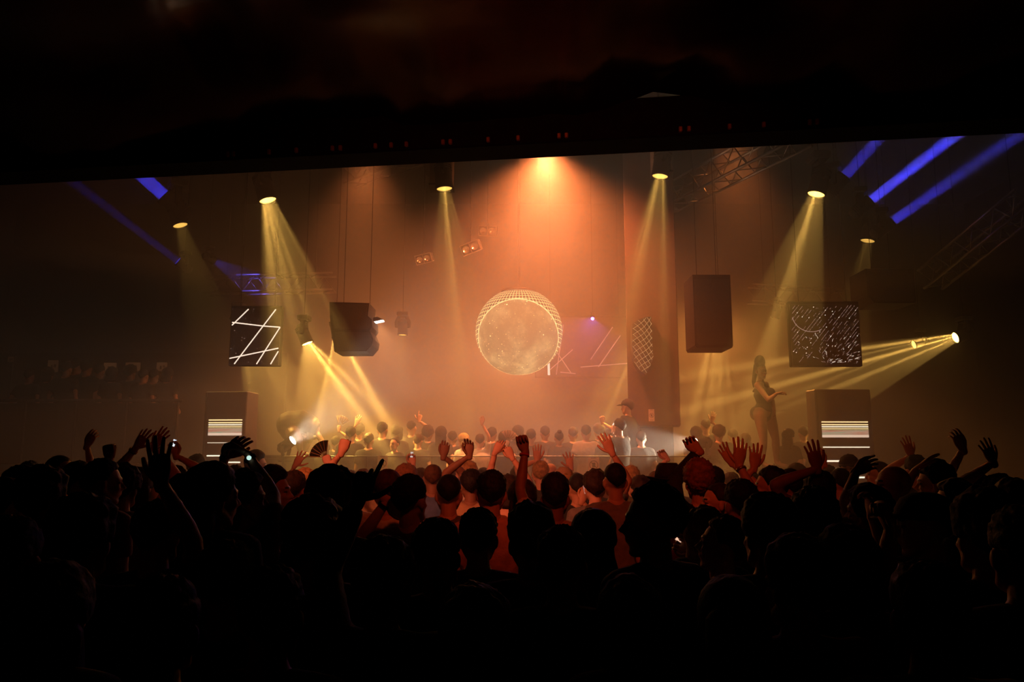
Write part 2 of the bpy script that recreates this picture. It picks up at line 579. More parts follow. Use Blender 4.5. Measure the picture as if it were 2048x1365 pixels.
# white strip lamp on top of the notched speaker
r = thing('work_light', 'small white work light on the notched speaker', 'stage light', P(750, 640, 11.8))
obj('shade', xf(loft([(0, 0, -.03, .14, .07), (0, 0, .03, .06, .05)], 12, 3), Matrix.Rotation(R(-12), 4, 'Y')), BLACK, r)
obj('lens', xf(box((0.01, 0, -.045), (.24, .12, .012), .004), Matrix.Rotation(R(-12), 4, 'Y')), emis('hot_white', (1, .8, .6), 14), r)
obj('bracket', tube([(-.06, 0, .02), (-.16, .05, .02), (-.22, .12, -.06)], .014, 6), BLACK, r)
spot('beam', P(757, 648, 11.7), P(790, 720, 11.8), 120, (1, .42, .16), R(45), .9, .03, None, r)

# two-lamp blinders
CHROME = mat('reflector', (0.75, 0.68, 0.55), .25, .9)


def blinder(px, py, Y, sz, tilt, label, face=(-.2, -1, -.35)):
    c = P(px, py, Y)
    rt = thing('blinder_light', label, 'stage light', c)
    m = frame_to(Vector(face)).to_4x4() @ Matrix.Rotation(R(tilt), 4, 'Z')
    obj('housing', xf(box((0, 0, -.08), (sz, sz * .55, .14), .012), m), DARKGREY, rt)
    fr = [box((0, s * sz * .275, .0), (sz, .014, .02)) for s in (-1, 1)] + [box((s * sz * .5, 0, .0), (.014, sz * .55, .02)) for s in (-1, 1)] + [box((0, 0, 0), (.012, sz * .5, .02))]
    obj('rim', xf(join(fr), m), CHROME, rt)
    for s in (-1, 1):
        obj('reflector', xf(xf(lathe([(.001, -.005), (sz * .06, 0), (sz * .16, .018), (sz * .18, .03), (sz * .17, .004), (.001, -.02)], 18), Matrix.Translation((s * sz * .24, 0, 0))), m), CHROME, rt, True)
    obj('hanger', tube([(0, 0, .1), (0, 0, ZC - c.z)], .010, 6, roundcap=False), BLACK, rt)


blinder(941, 496, 13.0, .34, 18, 'two-lamp blinder with a bright square rim above the sphere')
blinder(847, 518, 13.6, .30, 10, 'dark two-lamp blinder beside the ray from the middle lamp')
blinder(975, 462, 14.5, .34, -5, 'faint two-lamp blinder high in the orange glow')

# ------------------------------------------------------------------ trusses
def truss(p0, p1, wd, label, seg, group=None, drop=True):
    p0, p1 = Vector(p0), Vector(p1)
    d = (p1 - p0).normalized()
    s = Vector((-d.y, d.x, 0)).normalized() if abs(d.z) < .95 else Vector((1, 0, 0))
    u = d.cross(s).normalized()
    rt = thing('lighting_truss', label, 'truss', p0, 0, group)
    L = (p1 - p0)
    cs = [(s * a + u * b) * wd / 2 for a, b in ((-1, -1), (1, -1), (1, 1), (-1, 1))]
    for c in cs:
        obj('chord', tube([c, c + L], .024, 7, roundcap=False), ALU, rt, True)
    for k in range(4):
        a, b = cs[k], cs[(k + 1) % 4]
        g = []
        for i in range(seg):
            q0, q1 = L * (i / seg), L * ((i + 1) / seg)
            g.append(tube([a + q0, b + q1] if i % 2 == 0 else [b + q0, a + q1], .010, 5, roundcap=False))
        obj('lacing', join(g), ALU, rt, True)
    if drop:
        for t in (.15, .85):
            q = L * t
            obj('suspension_cable', tube([q, (q.x, q.y, ZC - p0.z - q.z * 0 - .01)], .006, 5, roundcap=False), BLACK, rt)
    return rt


truss(P(1290, 425, 14.5), P(1600, 262, 10.2), .38, 'slanting truss reaching from the tall pillar up to the edge beam', 14)
truss(P(415, 572, 15.5), P(668, 566, 15.5), .34, 'level truss behind the screen with white lines', 10)
truss(P(700, 355, 15.0), P(1000, 250, 13.0), .34, 'truss in the dark above the notched speaker', 12)
truss(P(1690, 600, 15.5), P(1500, 588, 15.5), .34, 'level truss behind the screen with sparks', 8)
truss(P(1860, 560, 12.5), P(2060, 400, 10.5), .34, 'dim truss close to the right wall', 10)

# square boxes above two lamps
SATIN = mat('satin_panel', (0.16, 0.11, 0.08), .5)
for px, w_, lab in ((884, 46, 'square box hanging over the middle yellow lamp'), (1322, 34, 'narrow box hanging over the lamp near the pillar')):
    a, b = P(px - w_ / 2, 376 if px < 1000 else 350, 11.35), P(px + w_ / 2, 300, 11.35)
    rt = thing('ceiling_box', lab, 'box', ((a.x + b.x) / 2, 11.35, a.z))
    hgt = b.z - a.z + .6
    obj('shell', box((0, 0, hgt / 2), (b.x - a.x, .34, hgt), .02), SATIN, rt)
    obj('bottom_plate', box((0, 0, .0), (b.x - a.x + .02, .36, .03), .004), BLACK, rt)
    obj('hanger', tube([(0, 0, hgt), (0, 0, ZC - a.z)], .02, 6, roundcap=False), BLACK, rt)

# the bottom edge of a flood light's housing, where the big glow comes from
q = P(1092, 288, 11.6)
rt = thing('flood_light', 'big warm flood light at the top of the orange glow', 'stage light', q)
obj('housing', loft([(0, 0, .02, .30, .20), (0, 0, .22, .26, .17), (0, 0, .30, .16, .12)], 16, 4), MATTE, rt)
obj('lens', box((0, 0, .015), (.54, .34, .012), .003), lens('flood_glass', (1, .36, .12), 4), rt)
obj('hanger', tube([(0, 0, .3), (0, 0, ZC - q.z)], .02, 6, roundcap=False), BLACK, rt)

# ------------------------------------------------------------------ screens
class NB:
    """Tiny node builder for patterned screens."""
    def __init__(s, name):
        s.m = bpy.data.materials.new(name)
        s.m.use_nodes = True
        s.nt = s.m.node_tree
        s.b = s.nt.nodes['Principled BSDF']
        s.b.inputs['Base Color'].default_value = (.012, .011, .012, 1)
        s.b.inputs['Roughness'].default_value = .4
        tc = s.nt.nodes.new('ShaderNodeTexCoord')
        s.co = tc.outputs['Object']
        sp = s.nt.nodes.new('ShaderNodeSeparateXYZ')
        s.nt.links.new(s.co, sp.inputs[0])
        s.x, s.y, s.z = sp.outputs

    def f(s, op, *a):
        n = s.nt.nodes.new('ShaderNodeMath')
        n.operation = op
        for i, v in enumerate(a):
            if isinstance(v, (int, float)):
                n.inputs[i].default_value = v
            else:
                s.nt.links.new(v, n.inputs[i])
        return n.outputs[0]

    def step(s, v, lo, hi, a=0.0, b=1.0):
        n = s.nt.nodes.new('ShaderNodeMapRange')
        n.interpolation_type = 'SMOOTHSTEP'
        for k, q in (('From Min', lo), ('From Max', hi), ('To Min', a), ('To Max', b)):
            n.inputs[k].default_value = q
        s.nt.links.new(v, n.inputs['Value'])
        return n.outputs['Result']

    def noise(s, sc, det=4, off=0.0, rough=.6):
        n = s.nt.nodes.new('ShaderNodeTexNoise')
        n.noise_dimensions = '4D'
        n.inputs['W'].default_value = off
        n.inputs['Scale'].default_value = sc
        n.inputs['Detail'].default_value = det
        n.inputs['Roughness'].default_value = rough
        s.nt.links.new(s.co, n.inputs['Vector'])
        return n.outputs['Fac']

    def stars(s, sc, size, keep=.5):
        n = s.nt.nodes.new('ShaderNodeTexVoronoi')
        n.inputs['Scale'].default_value = sc
        s.nt.links.new(s.co, n.inputs['Vector'])
        sp = s.nt.nodes.new('ShaderNodeSeparateColor')
        s.nt.links.new(n.outputs['Color'], sp.inputs[0])
        lum = s.f('MULTIPLY', s.f('POWER', sp.outputs[0], 3.0), s.f('GREATER_THAN', sp.outputs[1], keep))
        return s.f('MULTIPLY', s.step(n.outputs['Distance'], size, size * .3), lum)

    def grid(s, v, period, width):
        """1 on thin lines repeated along v."""
        d = s.f('ABSOLUTE', s.f('SUBTRACT', s.f('FRACT', s.f('DIVIDE', v, period)), .5))
        return s.step(d, .5 - width, .5 - width * .4)

    def emit(s, val, col):
        s.b.inputs['Emission Color'].default_value = (*col, 1)
        s.nt.links.new(val, s.b.inputs['Emission Strength'])
        return s.m


def sky_screen(name, sc, neb, star, col, off):
    b = NB(name)
    n = b.step(b.noise(3.2 / sc, 6, off), .56, .82)
    st = b.f('ADD', b.f('MULTIPLY', b.stars(26 / sc, .20, .5), star), b.f('MULTIPLY', b.stars(55 / sc, .26, .4), star * .5))
    val = b.f('ADD', b.f('MULTIPLY', n, neb), b.f('MULTIPLY', st, b.f('ADD', .35, n)))
    return b.emit(val, col)


LINE = emis('screen_white', (1.0, .80, .62), 1.5)
LINE_DIM = emis('screen_pink', (1.0, .62, .50), .45)
GRIDL = emis('grid_light', (1.0, .72, .30), .55)


def strip(a, b, wd, y):
    """Flat line from a to b (x, z) on the plane y, wd wide."""
    a, b = np.array(a, float), np.array(b, float)
    d = (b - a) / max(1e-9, np.linalg.norm(b - a))
    n = np.array((-d[1], d[0])) * wd / 2
    return G([(p[0], y, p[1]) for p in (a + n, a - n, b - n, b + n)], [(0, 1, 2, 3)])


def screen(px0, py0, px1, py1, Y, depth, label, face, rz=0.0, name='hanging_screen'):
    a, b = P(px0, py1, Y), P(px1, py0, Y)
    wd, ht = b.x - a.x, b.z - a.z
    c = ((a.x + b.x) / 2, Y, (a.z + b.z) / 2)
    rt = thing(name, label, 'screen', c, rz)
    obj('cabinet', box((0, depth / 2 + .01, .02), (wd + .03, depth, ht + .06), .012), BLACK, rt)
    obj('display', box((0, .0, 0), (wd, .02, ht), .002), face, rt)
    for s in (-1, 1):
        obj('suspension_cable', tube([(s * wd * .35, depth / 2, ht / 2 + .04), (s * wd * .35, depth / 2, ZC - c[2])], .005, 5, roundcap=False), BLACK, rt)
    return rt, wd, ht, lambda px, py: ((px - (px0 + px1) / 2) / (px1 - px0) * wd, -(py - (py0 + py1) / 2) / (py1 - py0) * ht)


# screen with white lines
rt, wd, ht, uv = screen(459, 618, 562, 731, 11.4, .10, 'square hanging screen of stars crossed by bold white lines', sky_screen('starry_screen', 1.0, .10, 1.5, (1.0, .62, .55), 2.0), R(3))
for p, q in (((494, 619), (461, 652)), ((461, 646), (527, 653)), ((527, 653), (562, 655)), ((551, 619), (470, 729)), ((562, 655), (516, 729)), ((457, 718), (560, 697)), ((560, 703), (545, 729))):
    a, b = uv(*p), uv(*q)
    cl = lambda t: (max(-wd / 2 + .004, min(wd / 2 - .004, t[0])), max(-ht / 2 + .004, min(ht / 2 - .004, t[1])))
    obj('line', strip(cl(a), cl(b), .017, -.0125), LINE, rt)
# screen with sparks
rt, wd, ht, uv = screen(1586, 609, 1715, 732, 11.4, .10, 'square hanging screen of slanting spark trails', sky_screen('spark_screen', .8, .05, 1.8, (1.0, .66, .50), 5.0), R(-2))
rs = random.Random(4)
g, gd = [], []
fx, fz = uv(1650, 728)
clip = lambda q: abs(q[0]) < wd / 2 - .006 and abs(q[1]) < ht / 2 - .006
for i in range(34):                     # slanting trails of dashes
    x0 = 1475 + i * 7.0 + rs.uniform(-1.5, 1.5)
    p0, p1 = np.array(uv(x0, 732)), np.array(uv(x0 + 96, 609))
    t = 0.0
    br = rs.random()
    while t < 1:
        dt = rs.uniform(.015, .07)
        q0, q1 = p0 + (p1 - p0) * t, p0 + (p1 - p0) * (t + dt)
        if clip(q0) and clip(q1):
            if rs.random() < (.92 - .55 * br if q0[1] > -.1 else .55 - .3 * br):
                gd.append(strip(q0, q1, rs.uniform(.003, .0045), -.0125))
            if rs.random() < .12:
                g.append(strip(q0, q0 + (p1 - p0) * .012, .009, -.0126))
        t += dt + rs.uniform(.004, .02)
for i in range(84):                    # spray of fine sparks from one point
    an = abs(rs.gauss(.25, .55)) if i % 2 else rs.uniform(.05, 2.7)
    r0 = rs.uniform(.02, 1.0) * wd * .62
    ln = rs.uniform(.02, .06)
    dv = np.array((math.cos(an), math.sin(an) * .8))
    p_ = np.array((fx, fz)) + dv * r0
    q_ = p_ + dv * ln
    if clip(p_) and clip(q_):
        (g if rs.random() < .45 else gd).append(strip(p_, q_, rs.uniform(.003, .0045), -.0126))
for i in range(14):                     # an arc
    t0, t1 = math.pi * (1.05 + .62 * i / 14), math.pi * (1.05 + .62 * (i + 1) / 14)
    ac = uv(1625, 630)
    gd.append(strip((ac[0] + .28 * math.cos(t0), ac[1] + .26 * math.sin(t0)), (ac[0] + .28 * math.cos(t1), ac[1] + .26 * math.sin(t1)), .008, -.0127))
obj('trail_pattern', join(gd), LINE_DIM, rt, kind='stuff')
obj('spark_pattern', join(g), LINE, rt, kind='stuff')
# the wide screen behind the sphere
rt, wd, ht, uv = screen(1072, 636, 1268, 754, 16.8, .2, 'wide dim screen behind the sphere with thin crossing lines', sky_screen('dim_screen', 1.6, .05, .5, (1.0, .45, .32), 8.0))
g = []
for p, q in (((1127, 650), (1112, 750)), ((1100, 740), (1145, 700)), ((1180, 720), (1225, 655)), ((1110, 700), (1142, 748)), ((1195, 735), (1240, 672)), ((1160, 735), (1260, 727)), ((1120, 745), (1150, 748))):
    g.append(strip(uv(*p), uv(*q), .02, -.0125))
obj('line_pattern', join(g), emis('faint_line', (1, .5, .35), .5), rt)
obj('bright_bar', strip(uv(1097, 727), uv(1097.5, 751), .05, -.013), LINE, rt)

# the big sphere
SY = 15.0
sc_ = P(1038, 664, SY)
SR = 88 * M(SY) * 1.0
b = NB('sphere_screen')
nrm = lambda v: b.f('DIVIDE', v, SR)
ax = Vector((-.05, -.89, -.45)).normalized()
dot = b.f('ADD', b.f('ADD', b.f('MULTIPLY', nrm(b.x), ax.x), b.f('MULTIPLY', nrm(b.y), ax.y)), b.f('MULTIPLY', nrm(b.z), ax.z))
eye = b.step(dot, .425, .44)
lon = b.f('ARCTAN2', b.x, b.f('MULTIPLY', b.y, -1.0))
lat = b.f('ARCSINE', nrm(b.z))
gr = b.f('MAXIMUM', b.grid(lon, R(5.6), .085), b.grid(lat, R(5.6), .085))
gr = b.f('MULTIPLY', gr, b.f('SUBTRACT', 1.0, eye))
gr = b.f('MULTIPLY', gr, b.step(lat, R(64), R(60)))
rim = b.f('MULTIPLY', b.step(dot, .405, .418), b.step(dot, .45, .437))
neb = b.step(b.noise(1.5, 7, 1.3, .65), .42, .75)
st = b.f('ADD', b.f('MULTIPLY', b.stars(13, .20, .55), 1.1), b.f('MULTIPLY', b.stars(26, .24, .4), .5))
inner = b.f('MULTIPLY', eye, b.f('ADD', b.f('ADD', .26, b.f('MULTIPLY', neb, .75)), b.f('MULTIPLY', st, 5.0)))
val = b.f('ADD', b.f('ADD', inner, b.f('MULTIPLY', gr, 2.3)), b.f('MULTIPLY', rim, 1.3))
val = b.f('ADD', val, .05)
b.b.inputs['Roughness'].default_value = .9
b.b.inputs['Specular IOR Level'].default_value = .1
smat = b.emit(val, (1.0, .74, .30))
rt = thing('sphere_screen', 'big hanging sphere with a glowing grid rim round a starry disc', 'screen', sc_)
obj('globe', ell((0, 0, 0), (SR, SR, SR), 64, 40), smat, rt, True)
obj('top_cap', xf(lathe([(.001, SR * .93), (SR * .42, SR * .915), (SR * .42, SR * .96), (SR * .2, SR * 1.02), (.001, SR * 1.03)], 28), Matrix()), DARKGREY, rt, True)
obj('hanger', tube([(0, 0, SR), (0, 0, ZC - sc_.z)], .02, 8, roundcap=False), BLACK, rt)

# pillar with its curved net of light
PY = 12.2
a, c = P(1266, 852, PY), P(1369, 852, PY)
p1, p0 = P(1368, 852, PY).z, .7
PILLAR = mat('pillar_paint', (.05, .03, .022), .7, scale=3)
obj('pillar', box(((a.x + c.x) / 2, PY + .35, (p1 + ZC) / 2), (c.x - a.x, .7, ZC - p1), .01, Matrix.Rotation(-math.atan2((a.x + c.x) / 2, PY), 3, 'Z')), PILLAR, kind='structure')
obj('pillar', box(((a.x + c.x) / 2 - .02, PY + .52, (p1 + .7) / 2), (c.x - a.x - .12, .3, p1 - .7), .01, Matrix.Rotation(-math.atan2((a.x + c.x) / 2, PY), 3, 'Z')), BLACK, kind='structure')
cs = P(1285, 692, PY - .10)
rt = thing('light_net_screen', 'narrow curved screen with a bent light grid on the tall pillar', 'screen', cs)
out = [(1264, 650), (1275, 641), (1290, 635), (1303, 634), (1304, 672), (1305, 716), (1297, 736), (1288, 752), (1276, 742), (1266, 726), (1263, 690)]


def curve_y(x):
    return -.10 * math.cos(max(-1.2, min(1.2, x * 5.5)))


pts = [((x - 1285) * M(PY), -(y - 692) * M(PY)) for x, y in out]
obj('shell', ringsurf([[(x, curve_y(x) + .012, z) for x, z in pts], [(x, .12, z) for x, z in pts]]), DARKGREY, rt)


def inside(x, z):
    r_ = False
    for (x0, z0), (x1, z1) in zip(pts, pts[1:] + pts[:1]):
        if (z0 > z) != (z1 > z) and x < (x1 - x0) * (z - z0) / (z1 - z0) + x0:
            r_ = not r_
    return r_


g = []


def netline(fn, n=26):
    last = None
    for i in range(n + 1):
        x, z = fn(i / n)
        if inside(x, z):
            if last:
                nv_ = np.array((-(z - last[1]), x - last[0])); nv_ = nv_ / max(1e-9, np.linalg.norm(nv_)) * .0026
                g.append(G([(last[0] - nv_[0], curve_y(last[0]), last[1] - nv_[1]), (last[0] + nv_[0], curve_y(last[0]), last[1] + nv_[1]), (x + nv_[0], curve_y(x), z + nv_[1]), (x - nv_[0], curve_y(x), z - nv_[1])], [(0, 1, 2, 3)]))
            last = (x, z)
        else:
            last = None


for i in range(-5, 12):
    netline(lambda t, i=i: (-.17 + .34 * t, .62 - i * .10 - .34 * t + .07 * math.sin(t * 3.1 + i * .25)))
for i in range(-9, 11):
    netline(lambda t, i=i: (-.17 + .34 * t, -.62 + i * .105 + .42 * t + .06 * math.sin(t * 3.5 + 1 + i * .2)))
obj('net_pattern', join(g), GRIDL, rt)

# ------------------------------------------------------------------ speakers
GRILLE = mat('speaker_grille', (.03, .027, .024), .75, scale=60, bump=.3)


def px_poly(pts, cx_, cy_, Y):
    return [((x - cx_) * M(Y), -(y - cy_) * M(Y)) for x, y in pts]


c = P(712, 665, 11.6)
rt = thing('hanging_speaker', 'notched pair of hanging speaker cabinets beside the brilliant fan of rays', 'speaker', c)
lo_ = [(678, 709.5), (741, 709), (752, 696), (754, 684), (747, 668), (671, 668)]
up_ = [(671, 667), (747, 667), (751, 660), (750, 645), (742, 638), (744, 612), (665, 610), (667, 640)]
for nm, pl in (('lower_cabinet', lo_), ('upper_cabinet', up_)):
    pp = px_poly(pl, 712, 665, 11.6)
    cb = obj(nm, prism(pp, -.28, .28), MATTE, rt)
    m_ = np.mean(pp, 0)
    obj('grille', prism([tuple(m_ + (np.array(p) - m_) * .88) for p in pp], -.292, -.279), GRILLE, cb)
for s in (-.2, .2):
    obj('suspension_cable', tube([(s, 0, .40), (s, 0, ZC - c.z)], .005, 5, roundcap=False), BLACK, rt)
for (x0, y0, x1, y1, Y, lab, ch) in ((1378, 556, 1453, 703, 11.7, 'plain tall hanging speaker beside the tall pillar', 0), (1716, 545, 1812, 615, 12.2, 'dark hanging speaker high beside the screen with sparks', 10), (848, 296, 908, 345, 14.4, 'faint hanging speaker above the middle yellow lamp', 0)):
    cx_, cy_ = (x0 + x1) / 2, (y0 + y1) / 2
    c = P(cx_, cy_, Y)
    rt = thing('hanging_speaker', lab, 'speaker', c)
    pl = px_poly([(x0 + 3 + ch, y1), (x1 - 2, y1), (x1, y1 - 4), (x1, y0), (x0, y0), (x0, y1 - 5 - ch)], cx_, cy_, Y)
    cb = obj('cabinet', prism(pl, -.3, .3), MATTE, rt)
    m_ = np.mean(pl, 0)
    obj('grille', prism([tuple(m_ + (np.array(p) - m_) * .9) for p in pl], -.312, -.299), GRILLE, cb)
    for s in (-.15, .15):
        obj('suspension_cable', tube([(s, 0, -(y0 - cy_) * M(Y) - .02), (s, 0, ZC - c.z)], .005, 5, roundcap=False), BLACK, rt)


# floor towers with glowing bars
def tower(px0, px1, pyt, Y, dep, rz, label, bars, bx0, bx1):
    a, b = P(px0, pyt, Y), P(px1, pyt, Y)
    wd, ht = b.x - a.x, a.z
    rt = thing('glowing_tower', label, 'tower', ((a.x + b.x) / 2, Y, 0), rz)
    obj('body', box((0, dep / 2, ht / 2), (wd, dep, ht), .015), mat('tower_lacquer', (.05, .042, .038), .5), rt)
    obj('side_trim', box((-wd / 2 + .02, -.004, ht / 2), (.025, .02, ht - .05), .003), BLACK, rt)
    u = lambda px: (px - (px0 + px1) / 2) * M(Y)
    for y0, y1, st, col in bars:
        z0, z1 = P(0, y1, Y).z, P(0, y0, Y).z
        obj('glowing_bar', box(((u(bx0) + u(bx1)) / 2, -.006, (z0 + z1) / 2), (u(bx1) - u(bx0), .014, z1 - z0), .002), st if isinstance(st, bpy.types.Material) else emis('bar_light', col, st), rt)


b = NB('bar_gradient')
n = b.noise(1.0, 3, 2.0)
mp = b.nt.nodes.new('ShaderNodeMapping')
mp.inputs['Scale'].default_value = (1.6, 1, 30)
b.nt.links.new(b.co, mp.inputs[0])
nz = [q for q in b.nt.nodes if q.type == 'TEX_NOISE'][0]
b.nt.links.new(mp.outputs[0], nz.inputs['Vector'])
cr = b.nt.nodes.new('ShaderNodeValToRGB')
cr.color_ramp.elements[0].color = (1.0, .30, .16, 1)
cr.color_ramp.elements[0].position = .35
cr.color_ramp.elements[1].color = (.35, .75, .42, 1)
cr.color_ramp.elements[1].position = .68
e_ = cr.color_ramp.elements.new(.52)
e_.color = (1.0, .62, .42, 1)
b.nt.links.new(n, cr.inputs[0])
b.nt.links.new(cr.outputs[0], b.b.inputs['Emission Color'])
b.b.inputs['Emission Strength'].default_value = .55
BARG = b.m
WH, YW = (1.0, .86, .62), (1.0, .74, .34)


def bar_set(t):
    return [(t, t + 2.2, 1.6, YW), (t + 5.4, t + 7.6, 1.6, YW), (t + 9.4, t + 11.4, 1.6, WH), (t + 13, t + 14.6, 1.3, YW), (t + 15.8, t + 17.2, .9, YW), (t + 18, t + 27, BARG, None), (t + 27, t + 32, emis('bar_hot', (1, .72, .52), 1.0), None)]


tower(1628, 1742, 779, 12.2, .34, R(2.5), 'dark floor tower with glowing bars beside the standing dancer', bar_set(843.5) + [(894, 896, 1.6, WH), (921, 924.5, 1.6, WH), (937, 941, 1.5, WH), (954, 957, 2.4, WH)], 1638, 1732)
tower(410, 496, 783, 12.2, .45, R(-5), 'dark floor tower with glowing bars under the screen with white lines', bar_set(839.5) + [(885.5, 887, 1.0, WH), (911, 913.4, 2.0, WH), (924, 926.4, 2.0, WH), (940, 943, 2.0, WH)], 420, 489)

# ------------------------------------------------------------------ glass barrier along the stage lip
gm = bpy.data.materials.new('barrier_glass')
gm.use_nodes = True
nt = gm.node_tree
nt.nodes.remove(nt.nodes['Principled BSDF'])
tr = nt.nodes.new('ShaderNodeBsdfTransparent'); tr.inputs[0].default_value = (.80, .78, .70, 1)
gl = nt.nodes.new('ShaderNodeBsdfGlossy'); gl.inputs['Roughness'].default_value = .05
fr = nt.nodes.new('ShaderNodeFresnel'); fr.inputs[0].default_value = 1.35
mx = nt.nodes.new('ShaderNodeMixShader')
nt.links.new(fr.outputs[0], mx.inputs[0]); nt.links.new(tr.outputs[0], mx.inputs[1]); nt.links.new(gl.outputs[0], mx.inputs[2])
nt.links.new(mx.outputs[0], nt.nodes['Material Output'].inputs[0])
GY = 10.9
ga, gb = P(567, 910, GY), P(1396, 917, GY)
GT = (ga.z + gb.z) / 2
rt = thing('glass_barrier', 'low glass barrier along the lip of the stage', 'barrier', (0, GY, .7))
nb = 5
for i in range(nb):
    x0 = ga.x + (gb.x - ga.x) * i / nb + .01
    x1 = ga.x + (gb.x - ga.x) * (i + 1) / nb - .01
    obj('pane', box(((x0 + x1) / 2, 0, (GT - .7) / 2), (x1 - x0, .012, GT - .7 - .02)), gm, rt)
obj('rail', box(((ga.x + gb.x) / 2, 0, GT - .7), (gb.x - ga.x, .03, .016), .003), STEEL, rt)
for i in range(nb + 1):
    x0 = ga.x + (gb.x - ga.x) * i / nb
    obj('post', box((x0, 0, (GT - .7) / 2), (.03, .03, GT - .7), .003), STEEL, rt)

# notices: no telephones
PAPER = mat('notice_paper', (.62, .50, .40), .8, var=.06)
INK = mat('notice_ink', (.10, .06, .05), .8)


def notice(px, py, wpx, hpx, Y, label, rz=0.0):
    c = P(px, py, Y)
    s = M(Y)
    rt = thing('notice', label, 'sign', c, rz)
    W_, H_ = wpx * s, hpx * s
    obj('sheet', box((0, 0, 0), (W_, .006, H_)), PAPER, rt)
    y = -.0045
    ring = []
    n = 28
    r1, r0 = W_ * .40, W_ * .335
    zc = -H_ * .02
    for i in range(n):
        a0, a1 = 2 * math.pi * i / n, 2 * math.pi * (i + 1) / n
        ring.append(G([(r0 * math.cos(a0), y, zc + r0 * math.sin(a0)), (r0 * math.cos(a1), y, zc + r0 * math.sin(a1)), (r1 * math.cos(a1), y, zc + r1 * math.sin(a1)), (r1 * math.cos(a0), y, zc + r1 * math.sin(a0))], [(0, 3, 2, 1)]))
    ring.append(strip((-r0 * .7, zc + r0 * .7), (r0 * .7, zc - r0 * .7), W_ * .06, y))
    obj('prohibition_mark', join(ring), INK, rt)
    obj('telephone_mark', join([strip((0, zc - r0 * .62), (0, zc + r0 * .62), W_ * .27, y + .0008)]), INK, rt)
    obj('lettering', join([strip((-W_ * .25, H_ * .44), (W_ * .25, H_ * .44), H_ * .03, y), strip((-W_ * .30, -H_ * .40), (W_ * .30, -H_ * .40), H_ * .03, y)]), INK, rt)


notice(765, 927, 20, 29, GY - .03, 'paper no-telephone notice on the glass nearer the crouching dancer')
notice(1187.5, 930, 22, 29, GY - .03, 'paper no-telephone notice on the glass nearer the white tripod lamp')
notice(1303, 831, 11.5, 24, PY - .02, 'narrow no-telephone notice fixed on the tall pillar')

# lit pictures behind the side gallery
for px, py, w_, h_, st, lab in ((22, 719, 12, 10, .020, 'small dim lit panel alone at the end of the gallery'), (106, 733, 21, 24, .030, 'dim lit panel with dark figures behind the gallery'), (148, 730, 34, 16, .045, 'wide dim lit panel half behind two heads'), (220, 735, 25, 18, .07, 'lit panel with a pale square corner'), (266, 734, 30, 17, .06, 'lit panel framing one round head'), (324, 734, 21, 17, .07, 'lit panel at the inner end of the gallery')):
    c = P(px, py, 17.6)
    s = M(17.6)
    rt = thing('lit_panel', lab, 'panel', c, 0)
    obj('frame', box((0, .02, 0), (w_ * s + .05, .04, h_ * s + .05), .005), BLACK, rt)
    obj('face', box((0, -.004, 0), (w_ * s, .012, h_ * s)), sky_screen('panel_glow', .7, st * 1.2, .0, (1, .36, .12), px * .1) if False else emis('panel_glow', (1, .36, .12), st), rt)
    obj('dark_figure_print', join([strip((-w_ * s * .1, -h_ * s * .3), (-w_ * s * .1, h_ * s * .1), .04, -.0115), strip((w_ * s * .2, -h_ * s * .1), (w_ * s * .2, h_ * s * .15), .05, -.0115)]), BLACK, rt)
    obj('post', box((0, .05, -(c.z - 1.72) / 2), (.05, .04, c.z - 1.72)), BLACK, rt)
plane_box('wall_gallery', (XL, 17.75, 1.72), (-5.2, 17.85, 4.2), WALLM)
# gallery rail
rt = thing('gallery_rail', 'low dark parapet with a rail along the edge of the side gallery', 'railing', (XL + .05, 12.3, 1.72))
obj('rail', tube([(0, 0, 1.0), (7.3, 0, 1.0)], .025, 8), STEEL, rt)
for i in range(9):
    obj('parapet_panel', box((.45 + i * .80, .0, .49), (.76, .03, .94), .004), MATTE, rt)
for i in range(10):
    obj('post', tube([(.05 + i * .80, 0, 0), (.05 + i * .80, 0, 1.0)], .02, 8, roundcap=False), STEEL, rt)

# dancers' podiums
for px, py, Y, w_, lab in ((1537, 936, 11.45, 1.0, 'dark podium under the standing dancer'), (604, 911, 12.6, 1.15, 'dark podium under the crouching dancer')):
    c = P(px, py, Y)
    rt = thing('podium', lab, 'podium', (c.x, Y, .7))
    h_ = c.z - .7
    obj('block', box((0, 0, h_ / 2 - .02), (w_, .9, h_ - .04), .01), DARKGREY, rt)
    obj('top_board', box((0, 0, h_ - .02), (w_ + .04, .94, .04), .008), BLACK, rt)

# ------------------------------------------------------------------ people
SKIN = {'light': mat('skin_light', (.62, .36, .26), .62, var=.10, scale=14), 'tan': mat('skin_tan', (.45, .25, .16), .55, var=.10, scale=14), 'brown': mat('skin_brown', (.20, .10, .065), .62, var=.12, scale=14), 'deep': mat('skin_deep', (.09, .045, .03), .5, var=.12, scale=14)}
EYE = mat('eye_dark', (.02, .015, .012), .3)
LIP = mat('lip', (.42, .16, .13), .5)
HAIRM = {k: mat('hair_' + k, c, .7, var=.45, scale=30, bump=.4, spec=.25) for k, c in dict(black=(.010, .008, .007), brown=(.026, .014, .008), chestnut=(.065, .027, .012), ginger=(.17, .06, .018), blond=(.36, .22, .09), grey=(.30, .27, .24)).items()}
CLOTH = {k: mat('cloth_' + k, c, .9, var=.18, scale=20, bump=.35) for k, c in dict(black=(.012, .012, .013), white=(.72, .68, .62), grey=(.18, .17, .17), navy=(.02, .025, .06), red=(.30, .03, .025), olive=(.09, .09, .04), pink=(.62, .32, .30), tan=(.33, .22, .13), blue=(.06, .10, .22), wine=(.11, .02, .03)).items()}
DENIM = mat('trouser_denim', (.03, .04, .07), .9, scale=25)
TROUSER = mat('trouser_black', (.015, .015, .016), .9, scale=25)
